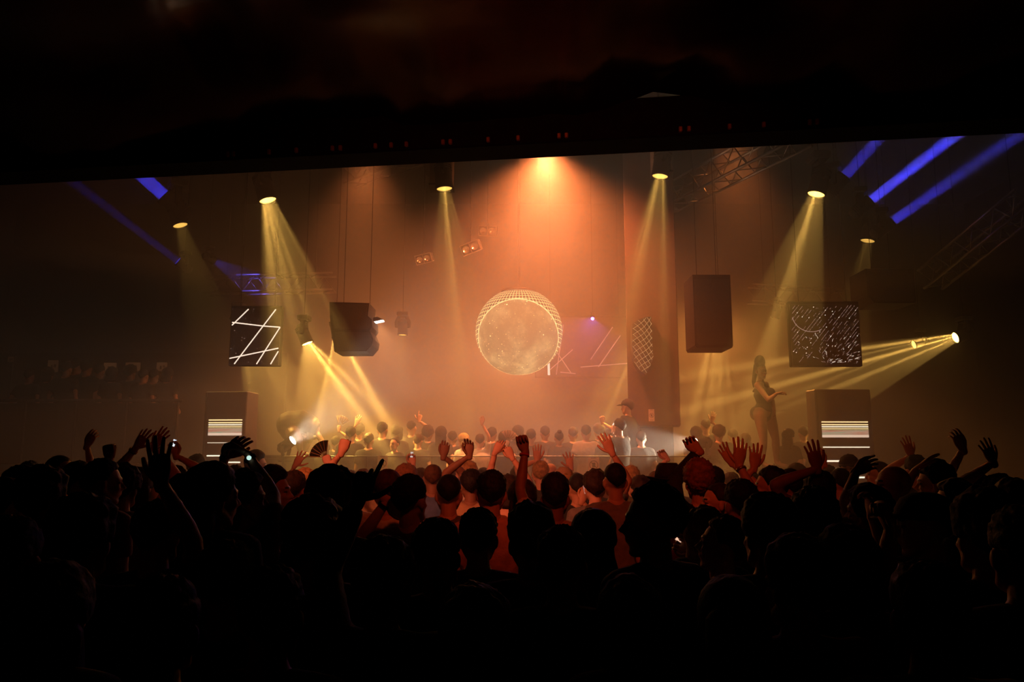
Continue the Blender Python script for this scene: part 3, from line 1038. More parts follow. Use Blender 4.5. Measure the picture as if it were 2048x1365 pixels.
SHOE = mat('shoe', (.03, .03, .03), .6)

_rm = {}        # key -> temp object


def remesh_later(key, g, voxel, smooth=3):
    """Blend closed shapes into one continuous surface; collected in one pass."""
    me = mesh_of('tmp', g, [], True)
    o = bpy.data.objects.new('tmp', me)
    COL.objects.link(o)
    m = o.modifiers.new('r', 'REMESH')
    m.mode = 'VOXEL'
    m.voxel_size = voxel
    m.use_smooth_shade = True
    if smooth:
        s = o.modifiers.new('s', 'SMOOTH')
        s.factor = .5
        s.iterations = smooth
    _rm[key] = o


def remesh_all():
    dg = bpy.context.evaluated_depsgraph_get()
    out = {}
    for k, o in _rm.items():
        ev = o.evaluated_get(dg)
        me = ev.to_mesh()
        n, p, l = len(me.vertices), len(me.polygons), len(me.loops)
        v = np.empty(n * 3, np.float32); me.vertices.foreach_get('co', v)
        li = np.empty(l, np.int32); me.loops.foreach_get('vertex_index', li)
        ls = np.empty(p, np.int32); me.polygons.foreach_get('loop_start', ls)
        lt = np.empty(p, np.int32); me.polygons.foreach_get('loop_total', lt)
        q = ls[lt == 4]; t = ls[lt == 3]
        out[k] = G(v.reshape(-1, 3).astype(float), li[q[:, None] + np.arange(4)] if len(q) else None, li[t[:, None] + np.arange(3)] if len(t) else None)
        ev.to_mesh_clear()
    for o in _rm.values():
        me = o.data
        bpy.data.objects.remove(o)
        bpy.data.meshes.remove(me)
    _rm.clear()
    return out


def head_prims(fem):
    j = .90 if fem else 1.0
    g = [ell((0, -.010, .030), (.075, .094, .086), 20, 12), ell((0, .030, -.042), (.058 * j, .060, .072), 18, 12), ell((0, .058, -.096), (.028 * j, .026, .021), 12, 8)]
    for s in (-1, 1):
        g.append(tube([(s * .058 * j, .0, -.045), (s * .045 * j, .04, -.082), (s * .018, .062, -.098)], [.019, .017, .016], 8))
        g.append(ell((s * .080, -.010, -.008), (.013, .020, .033), 10, 8, Matrix.Rotation(-s * .35, 3, 'Z')))
        g.append(ell((s * .071, .002, -.030), (.008, .009, .010), 8, 6))
        g.append(ell((s * .034, .066, -.022), (.022, .020, .018), 10, 7))
        g.append(ell((s * .031, .074, .006), (.014, .012, .010), 10, 7))
        g.append(ell((s * .012, .092, -.026), (.009, .010, .008), 8, 6))
    g.append(tube([(0, .082, .016), (0, .098, -.008), (0, .108, -.024)], [.008, .009, .011], 8))
    g.append(tube([(-.048, .066, .026), (-.02, .084, .028), (.02, .084, .028), (.048, .066, .026)], [.009, .011, .011, .009], 8))
    g.append(ell((0, .086, -.050), (.022, .011, .006), 10, 6))
    g.append(ell((0, .085, -.061), (.019, .011, .007), 10, 6))
    g.append(tube([(0, -.012, -.05), (0, -.016, -.13)], [.052, .052] if not fem else [.045, .044], 12))
    return join(g)


HV = {0: .0074, 1: .010, 2: .014}
for fem in (0, 1):
    for lod in (0, 1, 2):
        remesh_later(('head', fem, lod), head_prims(fem), HV[lod], 2)


def legs_prims(fem):
    hw = .165 if not fem else .172
    g = [loft([(0, 0, .78, hw * .9, .10), (0, 0, .86, hw, .112), (0, 0, .94, hw * .98, .108), (0, 0, 1.02, hw * .86, .098)], 18)]
    for s in (-1, 1):
        g.append(tube([(s * .085, 0, .86), (s * .10, .01, .50), (s * .105, -.005, .30), (s * .11, 0, .07)], [.088, .062, .058, .052], 12))
    return join(g)


def shoes_geo():
    g = []
    for s in (-1, 1):
        g.append(loft([(s * .115, .05, 0, .048, .135), (s * .115, .05, .03, .050, .138), (s * .115, .03, .07, .044, .10), (s * .112, .0, .11, .042, .05)], 14))
    return join(g)


for fem in (0, 1):
    remesh_later(('legs', fem), legs_prims(fem), .026, 2)


def torso_rows(fem, e=0.0, z0=.90, z1=1.47):
    if fem:
        r = [(.84, .165, .108), (.92, .172, .115), (1.00, .145, .098), (1.08, .122, .090), (1.18, .132, .098), (1.28, .150, .118), (1.36, .158, .104), (1.42, .135, .085), (1.47, .075, .066)]
    else:
        r = [(.84, .158, .105), (.92, .164, .112), (1.00, .152, .105), (1.10, .148, .104), (1.20, .163, .112), (1.30, .182, .122), (1.37, .185, .112), (1.43, .150, .090), (1.48, .080, .070)]
    zs = [a[0] for a in r]
    it = lambda z, k: np.interp(z, zs, [a[k] for a in r])
    zz = sorted(set([z0, z1] + [z for z in zs if z0 < z < z1]))
    return [(0, -.004, z, it(z, 1) + e, it(z, 2) + e) for z in zz]


def ik(S, W, l1, l2, pole):
    d = W - S
    L = d.length
    if L > .995 * (l1 + l2):
        k = L / (.995 * (l1 + l2))
        l1, l2 = l1 * k, l2 * k
    a = (l1 * l1 - l2 * l2 + L * L) / (2 * L)
    h = math.sqrt(max(0.0, l1 * l1 - a * a))
    d.normalize()
    p = pole - d * pole.dot(d)
    p = p.normalized() if p.length > 1e-4 else d.orthogonal().normalized()
    return S + d * a + p * h


# finger curls (deg at knuckle, mid, tip), spread, per pose; thumb: splay, curl
POSES = {'open': ([(6, 8, 6)] * 4, 8, 45, 8), 'wide': ([(4, 6, 4)] * 4, 15, 60, 5), 'flat': ([(8, 10, 8)] * 4, 2, 25, 10), 'relax': ([(22, 30, 20), (26, 34, 22), (30, 38, 24), (34, 40, 26)], 4, 35, 20),
         'fist': ([(75, 95, 55)] * 4, 0, 15, 50), 'point': ([(4, 6, 4), (75, 95, 55), (78, 95, 55), (80, 95, 55)], 2, 62, 8), 'gun': ([(4, 6, 4), (48, 60, 40), (70, 80, 50), (75, 85, 50)], 6, 66, 5), 'grip': ([(45, 50, 35)] * 4, 3, 40, 35), 'droop': ([(40, 25, 15), (46, 28, 15), (50, 30, 18), (52, 32, 18)], 5, 30, 25)}


def hand_geo(Wp, fd, pn, side, size, pose, seg=7):
    """Palm and five fingers. fd: direction of the fingers; pn: where the palm faces; side +1 right, -1 left."""
    f = Vector(fd).normalized()
    n = Vector(pn)
    n = (n - f * n.dot(f))
    n = n.normalized() if n.length > 1e-3 else f.orthogonal().normalized()
    t = f.cross(n) * side                   # thumb side
    cur, spread, ts, tc = POSES[pose]
    g = [tube([(0, 0, -.02), (.0, 0, .01), (.002, .002, .045), (.0, .001, .082), (0, 0, .094)], [(.025, .019), (.029, .018), (.041, .015), (.041, .0135), (.037, .011)], 12, ref=(1, 0, 0))]
    L = [(.030, .073, .0088), (.010, .082, .0092), (-.0105, .076, .0088), (-.030, .060, .0078)]
    for k, (x, ln, r) in enumerate(L):
        a = R(spread) * (1.3, .35, -.55, -1.5)[k]
        o = Vector((x, 0, .088 - (0, 0, .003, .010)[k]))
        seglen = (ln * .46, ln * .30, ln * .24)
        pts = [o - Vector((0, 0, .018)), o]
        bend = 0.0
        for j in range(3):
            bend += R(cur[k][j])
            d = Vector((math.sin(a) * math.cos(bend), math.sin(bend), math.cos(a) * math.cos(bend)))
            pts.append(pts[-1] + d * seglen[j])
        g.append(tube(pts, [r * 1.1, r * 1.08, r, r * .92, r * .78], seg))
    a = R(ts)
    c = R(tc)
    o = Vector((.022, .004, .018))
    d1 = Vector((math.sin(a), .28, math.cos(a))).normalized()
    d2 = (d1 + Vector((-math.sin(c), .35 * math.sin(c) + .1, math.cos(c) * .35))).normalized()
    d3 = (d2 + Vector((-math.sin(c) * .8, .3 * math.sin(c), .2))).normalized()
    p1 = o + d1 * .044
    p2 = p1 + d2 * .031
    g.append(tube([o, o + d1 * .02, p1, p2, p2 + d3 * .024], [.014, .0135, .0115, .010, .0085], seg))
    m = Matrix((t, n, f)).transposed().to_4x4()
    return xf(join(g), Matrix.Translation(Wp) @ m @ Matrix.Scale(size, 4))


STY = {  # thickness, front hairline, side, back, bump amp, bump freq, extra top
    'short': (.022, 40, 0, -60, .010, 20, .006), 'fade': (.012, 44, 12, -48, .003, 26, .010), 'crop': (.009, 42, 2, -58, .002, 30, 0), 'curly': (.040, 38, -6, -60, .013, 24, .010), 'messy': (.040, 34, -8, -62, .014, 13, .012),
    'flat': (.026, 40, 2, -60, .010, 16, .034), 'quiff': (.018, 42, 4, -56, .006, 18, .034), 'long': (.030, 42, -16, -60, .006, 9, .004), 'bob': (.032, 40, -22, -60, .010, 12, .004), 'bun': (.016, 44, 2, -58, .003, 20, .0), 'pony': (.016, 44, 2, -58, .003, 20, .0), 'balding': (.010, 78, -4, -46, .002, 30, -.012), 'afro': (.026, 38, -6, -60, .015, 34, .030)}


def hair_geo(style, lod, seed):
    T, ef, es, eb, amp, fr, top = STY[style]
    nu, nv = ((60, 34), (36, 22), (22, 14))[lod]
    az = np.arange(nu) * 2 * math.pi / nu
    rings = []
    for j in range(nv):
        el = -78 + (78 + 88) * j / (nv - 1)
        ring = []
        for a in az:
            A = abs(math.degrees((a + math.pi) % (2 * math.pi) - math.pi))
            em = np.interp(A, [0, 46, 64, 80, 104, 132, 180], [ef, ef - 5, es + 22, es - 8, es - 6, (es + eb) / 2, eb])
            k = min(1.0, max(0.0, (el - em + 8) / 13.0))
            k = k * k * (3 - 2 * k)
            ce, se = math.cos(R(el)), math.sin(R(el))
            d = np.array((math.sin(a) * ce, math.cos(a) * ce, se))
            c = d * (.076, .096, .088)
            nn = noise.noise(Vector(d * fr * .10 * 3 + np.array((seed * 3.1, seed, 2.0)))) * amp + noise.noise(Vector((d[0] * fr * .8 + seed, d[1] * fr * .8, d[2] * fr * .25))) * amp * .6
            lo = .8 if style in ('long', 'bob', 'curly', 'afro') else .40
            fade = lo + (1 - lo) * min(1.0, max(0.0, (el - em) / 50.0))
            th = (T * fade + nn * fade + top * max(0, se) ** 1.5) * k - .020 * (1 - k)
            if style in ('curly', 'afro'):
                th += k * amp * .8 * abs(noise.noise(Vector(d * 9 + np.array((seed, 0, 0)))))
            ring.append(np.array((0, -.010, .030)) + c + d * th)
        rings.append(ring)
    g = [ringsurf(rings)]
    if style in ('long', 'bob'):
        end = -.30 if style == 'long' else -.13
        rows = []
        for i in range(9):
            q = i / 8
            z = .03 + (end - .03) * q
            wv = 1 + .05 * math.sin(q * 9 + seed)
            rows.append((.006 * math.sin(q * 5 + seed), -.048 - .022 * q, z, (.088 + .016 * math.sin(q * 2.6)) * wv * (1 if q < .9 else .85), .058 - .012 * q))
        dr = loft(rows, (26, 18, 12)[lod])
        v = dr[0]
        v[:, :2] += np.array([[noise.noise(Vector((p[0] * 40 + seed, p[1] * 40, p[2] * 6))) * .010, 0] for p in v])
        g.append((v, dr[1], dr[2]))
    if style == 'bun':
        g.append(ell((0, -.075, .125), (.042, .042, .038), 14, 9))
    if style == 'pony':
        g.append(tube([(0, -.09, .06), (0, -.135, .04), (0, -.145, -.06), (0, -.13, -.17)], [.022, .032, .030, .012], 10))
    return join(g)


def hat_geo(kind):
    if kind == 'fedora':
        crown = loft([(0, -.012, .055, .098, .118), (0, -.012, .10, .094, .112), (0, -.012, .150, .080, .098), (0, -.012, .172, .060, .078), (0, -.012, .160, .02, .045)], 26)
        brim = []
        for r0, dz in ((.085, .058), (.125, .050), (.155, .056), (.158, .062), (.125, .058), (.085, .066)):
            brim.append([(r0 * math.cos(a) * (1.0), -.012 + r0 * 1.15 * math.sin(a), dz + .018 * abs(math.cos(a)) ** 2 * (r0 > .13)) for a in np.arange(30) * 2 * math.pi / 30])
        return join([crown, ringsurf(brim)])
    if kind == 'cap':
        crown = loft([(0, -.010, .035, .092, .112), (0, -.010, .075, .090, .110), (0, -.012, .115, .072, .088), (0, -.012, .136, .035, .045)], 24)
        peak = ringsurf([[(x, y, z) for x, y, z in row] for row in ([(.075 * math.cos(a), .085 + .045 * math.sin(a), .045) for a in np.linspace(0, 2 * math.pi, 20, endpoint=False)], [(.08 * math.cos(a), .12 + .07 * math.sin(a), .036) for a in np.linspace(0, 2 * math.pi, 20, endpoint=False)], [(.075 * math.cos(a), .085 + .045 * math.sin(a), .055) for a in np.linspace(0, 2 * math.pi, 20, endpoint=False)])])
        return join([crown, peak])
    if kind == 'beanie':
        return loft([(0, -.012, .03, .090, .110), (0, -.012, .06, .093, .113), (0, -.014, .062, .088, .108), (0, -.016, .11, .076, .092), (0, -.018, .145, .04, .05)], 24)
    if kind == 'headband':
        return ringsurf([[((.086 + o) * math.cos(a), -.01 + (.105 + o) * math.sin(a), .058 + dz + .02 * math.sin(a)) for a in np.arange(26) * 2 * math.pi / 26] for o, dz in ((0, -.014), (.006, -.012), (.006, .012), (0, .014), (-.008, 0), (0, -.014))], cap=False)


PEOPLE = []


def person(x, y, Y, label, hair='short', hc='black', top='black', skin='tan', yaw=0, hy=0, nod=0, fem=0, sleeve='tee', arms=(), hat=None, hatc='black', base=0.0, lean=0.0, group=None, drop=0.0, hs=1.0, wear=None):
    """x, y: the top of the head in the photograph, at distance Y; arms: (side, wrist px, wrist py, tip px, tip py, Y, pose, palm)."""
    PEOPLE.append(dict(x=x, y=y, Y=Y, label=label, hair=hair, hc=hc, top=top, skin=skin, yaw=yaw, hy=hy, nod=nod, fem=fem, sleeve=sleeve, arms=arms, hat=hat, hatc=hatc, base=base, lean=lean, group=group, drop=drop, hs=hs, wear=wear))


def settle():
    """Keep neighbours from standing inside one another: slide them along their own lines of sight."""
    for it in range(60):
        moved = 0
        for i, a in enumerate(PEOPLE):
            pa = P(a['x'], a['y'], a['Y'])
            for b in PEOPLE[i + 1:]:
                if abs(a['base'] - b['base']) > .4:
                    continue
                pb = P(b['x'], b['y'], b['Y'])
                dx, dy = pa.x - pb.x, pa.y - pb.y
                if dx * dx + dy * dy < .40 ** 2 and abs(dx) < .40:
                    k = .012
                    s = 1 if a['Y'] >= b['Y'] else -1
                    for q, sg in ((a, s), (b, -s)):
                        o = q.setdefault('Yo', q['Y'])
                        q['Y'] = min(o * 1.10, max(o * .91, q['Y'] * (1 + sg * k)))
                    moved += 1
                    pa = P(a['x'], a['y'], a['Y'])
        if not moved:
            break
    return moved


def arm_prims(S, E, W, s):
    return [ell(S, (.058 * s, .058 * s, .056 * s), 12, 8), tube([S, S.lerp(E, .5), E], [.050 * s, .045 * s, .036 * s], 10), tube([E, E.lerp(W, .3), W], [.037 * s, .040 * s, .025 * s], 10)]


def plan(i, p):
    rs = random.Random(i * 13 + 5)
    T = STY[p['hair']][0] if p['hair'] != 'bald' else 0
    top = P(p['x'], p['y'], p['Y'])
    extra = max(T + STY.get(p['hair'], (0,) * 7)[6], {'fedora': .055, 'cap': .02, 'beanie': .03}.get(p['hat'], 0)) if p['hair'] != 'bald' else 0
    if p['hair'] == 'bun':
        extra = .045
    s = (top.z - p['base'] + p['drop']) / (1.630 + (.118 + extra) * p['hs'])
    p['s'] = s
    if p['top'] == 'black' and p['sleeve'] != 'long' and p['Y'] > 3.2 and p['base'] < .3:
        p['top'] = rs.choice(['black', 'black', 'navy', 'grey', 'olive', 'wine', 'blue', 'tan', 'black'])
    p['lod'] = 0 if p['Y'] < 5.2 else 1 if p['Y'] < 9.5 else 2
    yaw = R(p['yaw'] + rs.uniform(-6, 6))
    p['rz'] = yaw
    foot = Vector((top.x, top.y, p['base']))
    p['foot'] = foot
    inv = (Matrix.Translation(foot) @ Matrix.Rotation(yaw, 4, 'Z')).inverted()
    p['inv'] = inv
    fem = p['fem']
    sw = (.150 if fem else .172) * s
    ld = Vector((0, 0, 0))
    prims = [xf(loft(torso_rows(fem, 0, .86), 20), Matrix.Scale(s, 4))]
    nk = .046 if fem else .054
    prims.append(tube([Vector((0, -.012, 1.40)) * s, Vector((0, 0.0, 1.50)) * s, Vector((0, .010, 1.58)) * s], [nk * s * 1.25, nk * s, nk * s * .95], 12))
    cl = [xf(loft(torso_rows(fem, .014, .86, 1.475 if p['sleeve'] != 'tank' else 1.40), 20), Matrix.Scale(s, 4))]
    hands = []
    todo = {a[0]: a for a in p['arms']}
    p['wrists'] = []
    for sd, sg in (('R', 1), ('L', -1)):
        S = Vector((sg * sw, -.005, 1.425 * s))
        raised = sd in todo
        if raised:
            a = todo[sd]
            l1, l2 = .29 * s, .265 * s
            best = None
            Ssh = S + Vector((0, 0, .035 * s)) - Vector((sg * .02, 0, 0))
            for k in range(-45, 46):
                yy = a[5] + k * .02
                Wc = inv @ P(a[1], a[2], yy)
                dist = (Wc - Ssh).length
                over = max(0, dist - .985 * (l1 + l2)) * 60 + max(0, .20 * s - dist) * 30
                c = over + abs(k) * .02
                if best is None or c < best[0]:
                    best = (c, Wc, yy, over)
            W, yy = best[1], best[2]
            if best[3] > 4:
                print('REACH', p['label'], sd, round(best[3] / 60, 2))
            tip = inv @ P(a[3], a[4], yy)
            tip_dy = a[8] if len(a) > 8 else 0.0
            fdir = (tip - W)
            fl = fdir.length
            if tip_dy:
                fdir = fdir + (inv.to_3x3() @ Vector((0, tip_dy, 0)))
            S = Ssh
            up = W.z > S.z
            pole = Vector((sg * .45, .15, -.6)) if up else Vector((sg * .5, -.6, -.5))
            E = ik(S, W, l1, l2, pole)
            pal = inv.to_3x3() @ Vector({'f': (0, 1, 0), 'b': (0, -1, 0), 'l': (-1, -.2, 0), 'r': (1, -.2, 0)}[a[7]])
            hs = s * (1.0 if not fem else .92)
            hands.append(hand_geo(W, fdir, pal, sg, hs, a[6], 8 if p['lod'] == 0 else 6))
            p['wrists'].append((sd, W, fdir.normalized(), (W - E).normalized()))
            prims.append(tube([Vector((sg * .10, -.01, 1.40)) * s, S], [.05 * s, .052 * s], 10))
        else:
            W = Vector((sg * (sw + .05 * s), rs.uniform(.02, .16) * s, rs.uniform(.93, 1.0) * s))
            if rs.random() < .35:
                W = Vector((sg * .12 * s, .24 * s, rs.uniform(1.05, 1.22) * s))
            E = ik(S, W, .29 * s, .265 * s, Vector((sg * .4, -1, -.1)))
            hands.append(hand_geo(W, (W - E) + Vector((0, .05, -.02)), Vector((-sg, .2, 0)), sg, s * (1.0 if not fem else .92), 'relax', 6))
        prims += arm_prims(S, E, W, s)
        prims.append(tube([Vector((0, -.012, 1.475)) * s, Vector((sg * .09, -.008, 1.445)) * s, S], [.042 * s, .046 * s, .050 * s], 10))
        if p['sleeve'] == 'tee':
            cl.append(tube([S - (E - S) * .05, S.lerp(E, .35), S.lerp(E, .66)], [.066 * s, .062 * s, .060 * s], 12, roundcap=False))
            cl.append(tube([Vector((sg * .045, -.010, 1.46)) * s, S], [.050 * s, .062 * s], 12))
        elif p['sleeve'] == 'long':
            cl.append(tube([S - (E - S) * .05, S.lerp(E, .5), E], [.066 * s, .060 * s, .052 * s], 12))
            cl.append(tube([E, E.lerp(W, .4), E.lerp(W, .92)], [.052 * s, .050 * s, .040 * s], 12, roundcap=False))
            cl.append(tube([Vector((sg * .045, -.010, 1.46)) * s, S], [.050 * s, .062 * s], 12))
        else:
            cl.append(tube([Vector((sg * .085, -.055, 1.36)) * s, Vector((sg * .082, -.045, 1.44)) * s, Vector((sg * .08, 0, 1.478)) * s, Vector((sg * .08, .055, 1.42)) * s, Vector((sg * .08, .08, 1.36)) * s], [.024 * s] * 5, 8))
    vox = (.017, .021, .026)[p['lod']]
    remesh_later(('body', i), join(prims), vox * max(s, .9), 3)
    remesh_later(('cloth', i), join(cl), (.019, .024, .030)[p['lod']], 2)
    p['hands'] = hands


HEADMI = {}


def head_mi(g, key):
    if key in HEADMI:
        return HEADMI[key]
    v, q, t = g
    out = []
    for f in (q, t):
        c = v[f].mean(1) if len(f) else np.zeros((0, 3))
        m = np.zeros(len(c), int)
        ax_ = abs(c[:, 0])
        m[((ax_ - .031) ** 2 + (c[:, 2] - .006) ** 2 * 2.2 < .0125 ** 2) & (c[:, 1] > .06)] = 1
        m[(abs(c[:, 2] - .031) < .0055) & (ax_ > .012) & (ax_ < .05) & (c[:, 1] > .055)] = 1
        m[(abs(c[:, 2] + .055) < .010) & (ax_ < .023) & (c[:, 1] > .072)] = 2
        out.append(m)
    HEADMI[key] = out
    return out


LEGMESH = {}


def build_person(i, p, rm):
    s, fem, lod = p['s'], p['fem'], p['lod']
    hkey = ('head', fem, lod)
    hg = rm[hkey]
    hm = Matrix.Translation(Vector((0, .012, 1.630)) * s) @ Matrix.Rotation(R(p['hy']), 4, 'Z') @ Matrix.Rotation(R(-p['nod']), 4, 'X') @ Matrix.Scale(s * p['hs'], 4)
    parts = [rm[('body', i)], xf(hg, hm)] + p['hands']
    g = join(parts)
    mq, mt = head_mi(hg, hkey)
    nq0, nt0 = len(parts[0][1]), len(parts[0][2])
    mi = np.zeros(len(g[1]) + len(g[2]), int)
    mi[nq0:nq0 + len(mq)] = mq
    if len(mt):
        mi[len(g[1]) + nt0:len(g[1]) + nt0 + len(mt)] = mt
    o = obj('person', g, [SKIN[p['skin']], EYE, LIP], None, True, mi, p['label'], 'person', p['group'] or 'people dancing in the club')
    o.location = p['foot']
    o.rotation_euler = (0, 0, p['rz'])
    if p['hair'] != 'bald':
        obj('hair', xf(hair_geo(p['hair'], lod, i % 17), hm), HAIRM[p['hc']], o, True)
    if p['hat']:
        obj({'fedora': 'hat', 'cap': 'cap', 'beanie': 'beanie', 'headband': 'headband'}[p['hat']], xf(hat_geo(p['hat']), hm), CLOTH[p['hatc']], o, True)
    obj({'tee': 't_shirt', 'long': 'sweater', 'tank': 'tank_top'}[p['sleeve']], rm[('cloth', i)], CLOTH[p['top']], o, True)
    k = (fem, i % 2)
    if k not in LEGMESH:
        LEGMESH[k] = (mesh_of('trousers', rm[('legs', fem)], DENIM if i % 2 else TROUSER), LEGMESH.get('shoes') or mesh_of('shoe', shoes_geo(), SHOE))
        LEGMESH['shoes'] = LEGMESH[k][1]
    for me, nm in zip(LEGMESH[k], ('trousers', 'pair_of_shoes')):
        c = obj(nm, me, None, o)
        c.scale = (s, s, s)
    for wr in (p['wear'] or ()):
        for sd, W, fd, fa in p['wrists']:
            if sd == wr[1]:
                rot = frame_to(fa).to_4x4()
                gg = xf(lathe([(.027, -.008), (.033, -.007), (.033, .007), (.027, .008), (.024, 0), (.027, -.008)] if wr[0] == 'wristband' else [(.026, -.010), (.032, -.010), (.032, .010), (.026, .010), (.024, 0), (.026, -.010)], 16), Matrix.Translation(W - fa * .03) @ rot @ Matrix.Scale(s, 4))
                b_ = obj(wr[0], gg, wr[2], o, True)
                if wr[0] == 'watch':
                    obj('watch_face', xf(lathe([(.001, 0), (.012, 0), (.012, .006), (.001, .007)], 16), Matrix.Translation(W - fa * .03) @ frame_to(p['inv'].to_3x3() @ Vector((.15, -1, .1))).to_4x4() @ Matrix.Translation((0, 0, .028))), emis('watch_glint', (.6, .9, .8), .9), b_)  # glint on the watch face put in as emission
    p['o'] = o
    return o

p = person
WB = ('wristband', 'R', CLOTH['red'])
# --- nearest row: dark silhouettes against the glow
p(625, 988, 2.45, 'tall dark silhouette with a thick rounded head of hair, broadest head in the crowd', 'messy')
p(1306, 964, 2.8, 'dark man in sharp profile with swept-back hair, tallest profile of the crowd', 'short', yaw=35, hy=52, hs=1.02)
p(1062, 1001, 2.8, 'dark silhouette with tall flat-topped hair in front of the stage glow', 'flat', hs=1.02)
p(1186, 1016, 3.1, 'woman with a long dark mane beside the man in sharp profile', 'long', fem=1, hs=1.05)
p(1122, 1050, 2.4, 'black silhouette in front of the long dark mane', 'short')
p(878, 1036, 2.65, 'dark short-haired head in front of the man with the shirt collar', 'short', hy=-25)
p(957, 1016, 3.35, 'dark head right beside the flat-topped hair', 'short', top='wine')
p(768, 1070, 2.35, 'black bulky silhouette raising a pointing hand with the thumb out', 'messy', sleeve='long', skin='deep', arms=[('L', 716, 1002, 740, 925, 2.55, 'gun', 'f')])
p(1258, 1150, 2.25, 'short woman with a band over her hair below the sharp profile', 'bob', 'brown', fem=1, hat='headband', hatc='wine')
p(1532, 985, 2.75, 'person with a big dark wavy mop of hair below the raised open palms', 'messy', hs=1.02, hy=20)
p(1588, 1066, 2.35, 'black silhouette just behind the rim-lit shoulder', 'messy', hy=25, top='wine', sleeve='long')
p(1462, 1150, 2.0, 'rim-lit woman leaning in below the wavy mop of hair', 'pony', 'brown', fem=1, yaw=-30, top='black')
p(1848, 984, 3.0, 'dark figure in a peaked cap below the bald man', 'fade', yaw=70, hat='cap', arms=[('R', 1780, 1058, 1770, 1030, 2.8, 'fist', 'l')])
p(1965, 974, 2.6, 'large black silhouette closest to the right wall', 'messy', sleeve='long', hs=1.05)
p(1690, 1048, 2.5, 'black rounded head in front of the person clasping their hair', 'bob', fem=1)
p(1850, 1120, 2.0, 'black low silhouette under the peaked cap', 'short', sleeve='long')
p(2040, 1010, 2.2, 'black silhouette cut by the frame edge near the right wall', 'short')
p(170, 985, 2.6, 'black broad silhouette on the dim side of the crowd', 'messy', sleeve='long', hs=1.06)
p(318, 1000, 2.75, 'dark person holding up one black hand with spread fingers', 'short', arms=[('R', 322, 966, 318, 915, 2.7, 'open', 'f')])
p(455, 1080, 2.35, 'black silhouette below the woman with long wavy hair', 'short', sleeve='long')
p(25, 1030, 2.3, 'black silhouette at the dim edge of the crowd', 'short', sleeve='long')
p(110, 1120, 2.0, 'black low head in the darkest corner of the crowd', 'bob', fem=1)
p(330, 1150, 2.0, 'black low head below the hand with spread fingers', 'short')
p(950, 1165, 2.1, 'black low head under the red-lit neck', 'bob', 'black', fem=1)
p(545, 1130, 2.05, 'black low head beside the silhouette pointing up', 'short')

# --- second ranks
p(430, 922, 3.5, 'woman with long dark wavy hair looking towards the stage in half profile', 'long', 'black', fem=1, hy=-50, hs=1.08)
p(492, 938, 3.85, 'person clasping both hands overhead under the glowing tower', 'bob', 'chestnut', 'wine', hy=-60, sleeve='tee', arms=[('R', 494, 908, 474, 896, 4.1, 'grip', 'l'), ('L', 452, 912, 466, 898, 4.2, 'relax', 'f')], wear=[('watch', 'R', MATTE)])
p(378, 946, 4.25, 'person in a pale-rimmed hat with face turned along the row', 'short', 'brown', yaw=-20, hy=-50, hat='beanie', hatc='grey')
p(208, 917, 4.6, 'dark-haired man whose reddish cheek shows, looking away along the row', 'short', yaw=-30, hy=-35)
p(120, 911, 6.2, 'close-cropped man in red half profile at the dim side', 'crop', 'black', 'wine', yaw=-50, hy=-30)
p(160, 922, 5.6, 'man with rim-lit dark hair behind the red-cheeked man', 'short', 'brown', hy=-30)
p(248, 928, 5.0, 'round dark head with a small raised fist', 'curly', 'black', arms=[('L', 219, 920, 217, 902, 5.3, 'fist', 'f')])
p(44, 930, 4.6, 'dim head next to the wall of the gallery', 'short', yaw=-20)
p(10, 955, 3.8, 'dim face at the very edge of the crowd', 'bob', 'brown', fem=1, yaw=-60)
p(88, 930, 3.6, 'dark rounded head between the dim heads', 'messy')
p(278, 934, 5.6, 'person throwing up both arms with bangles', 'long', 'brown', 'black', fem=1, arms=[('L', 272, 896, 288, 872, 5.6, 'open', 'f'), ('R', 308, 894, 324, 872, 5.6, 'open', 'f')], skin='light', sleeve='tank', wear=[('wristband', 'L', BRASS), ('wristband', 'R', BRASS)])
p(352, 931, 6.4, 'person holding up a tiny bright telephone screen', 'short', arms=[('R', 352, 912, 350, 898, 6.4, 'grip', 'b')])
p(150, 944, 6.4, 'dim person reaching one thin arm up', 'short', arms=[('R', 174, 893, 182, 876, 6.3, 'relax', 'f')], skin='light')
p(396, 908, 8.2, 'fair-haired head far back in front of the glowing tower', 'short', 'brown', yaw=-20)
p(513, 899, 8.2, 'dark-haired man beside the glowing tower, face turned away along the row', 'quiff', 'black', yaw=-50, hy=-25)
p(548, 929, 4.7, 'dark-haired man with lit cheek looking back over his shoulder', 'quiff', 'black', yaw=-30, hy=-60, skin='tan')
p(588, 941, 5.4, 'round brown head between the looking-back man and the blonde', 'short', 'brown')
p(611, 936, 6.3, 'blonde head lit from the stage', 'messy', 'blond', fem=1)
p(664, 929, 3.55, 'woman with big fluffy chestnut hair behind the silhouette pointing up', 'messy', 'chestnut', fem=1, hs=1.04)
p(776, 938, 4.5, 'brown-haired person in a pale knitted top with an arm round the next dancer', 'crop', 'chestnut', 'white', skin='light', arms=[('L', 774, 1002, 798, 1018, 4.2, 'relax', 'f')], wear=[('wristband', 'L', MATTE)])
p(703, 946, 5.7, 'person punching a red-lit fist straight up', 'short', 'black', skin='tan', arms=[('L', 683, 906, 690, 884, 5.7, 'fist', 'f')], top='grey')
p(640, 952, 7.0, 'person with one hand round a black folding fan', 'short', 'brown', arms=[('R', 658, 932, 652, 915, 7.0, 'fist', 'f')], skin='light')
p(612, 958, 7.4, 'person spreading pale fingers before the glass', 'crop', 'brown', arms=[('L', 590, 932, 600, 916, 7.4, 'wide', 'f')], skin='light')
p(822, 948, 4.1, 'dark-haired man with a visible ear and an open collar', 'short', 'black', 'olive', hy=-22)
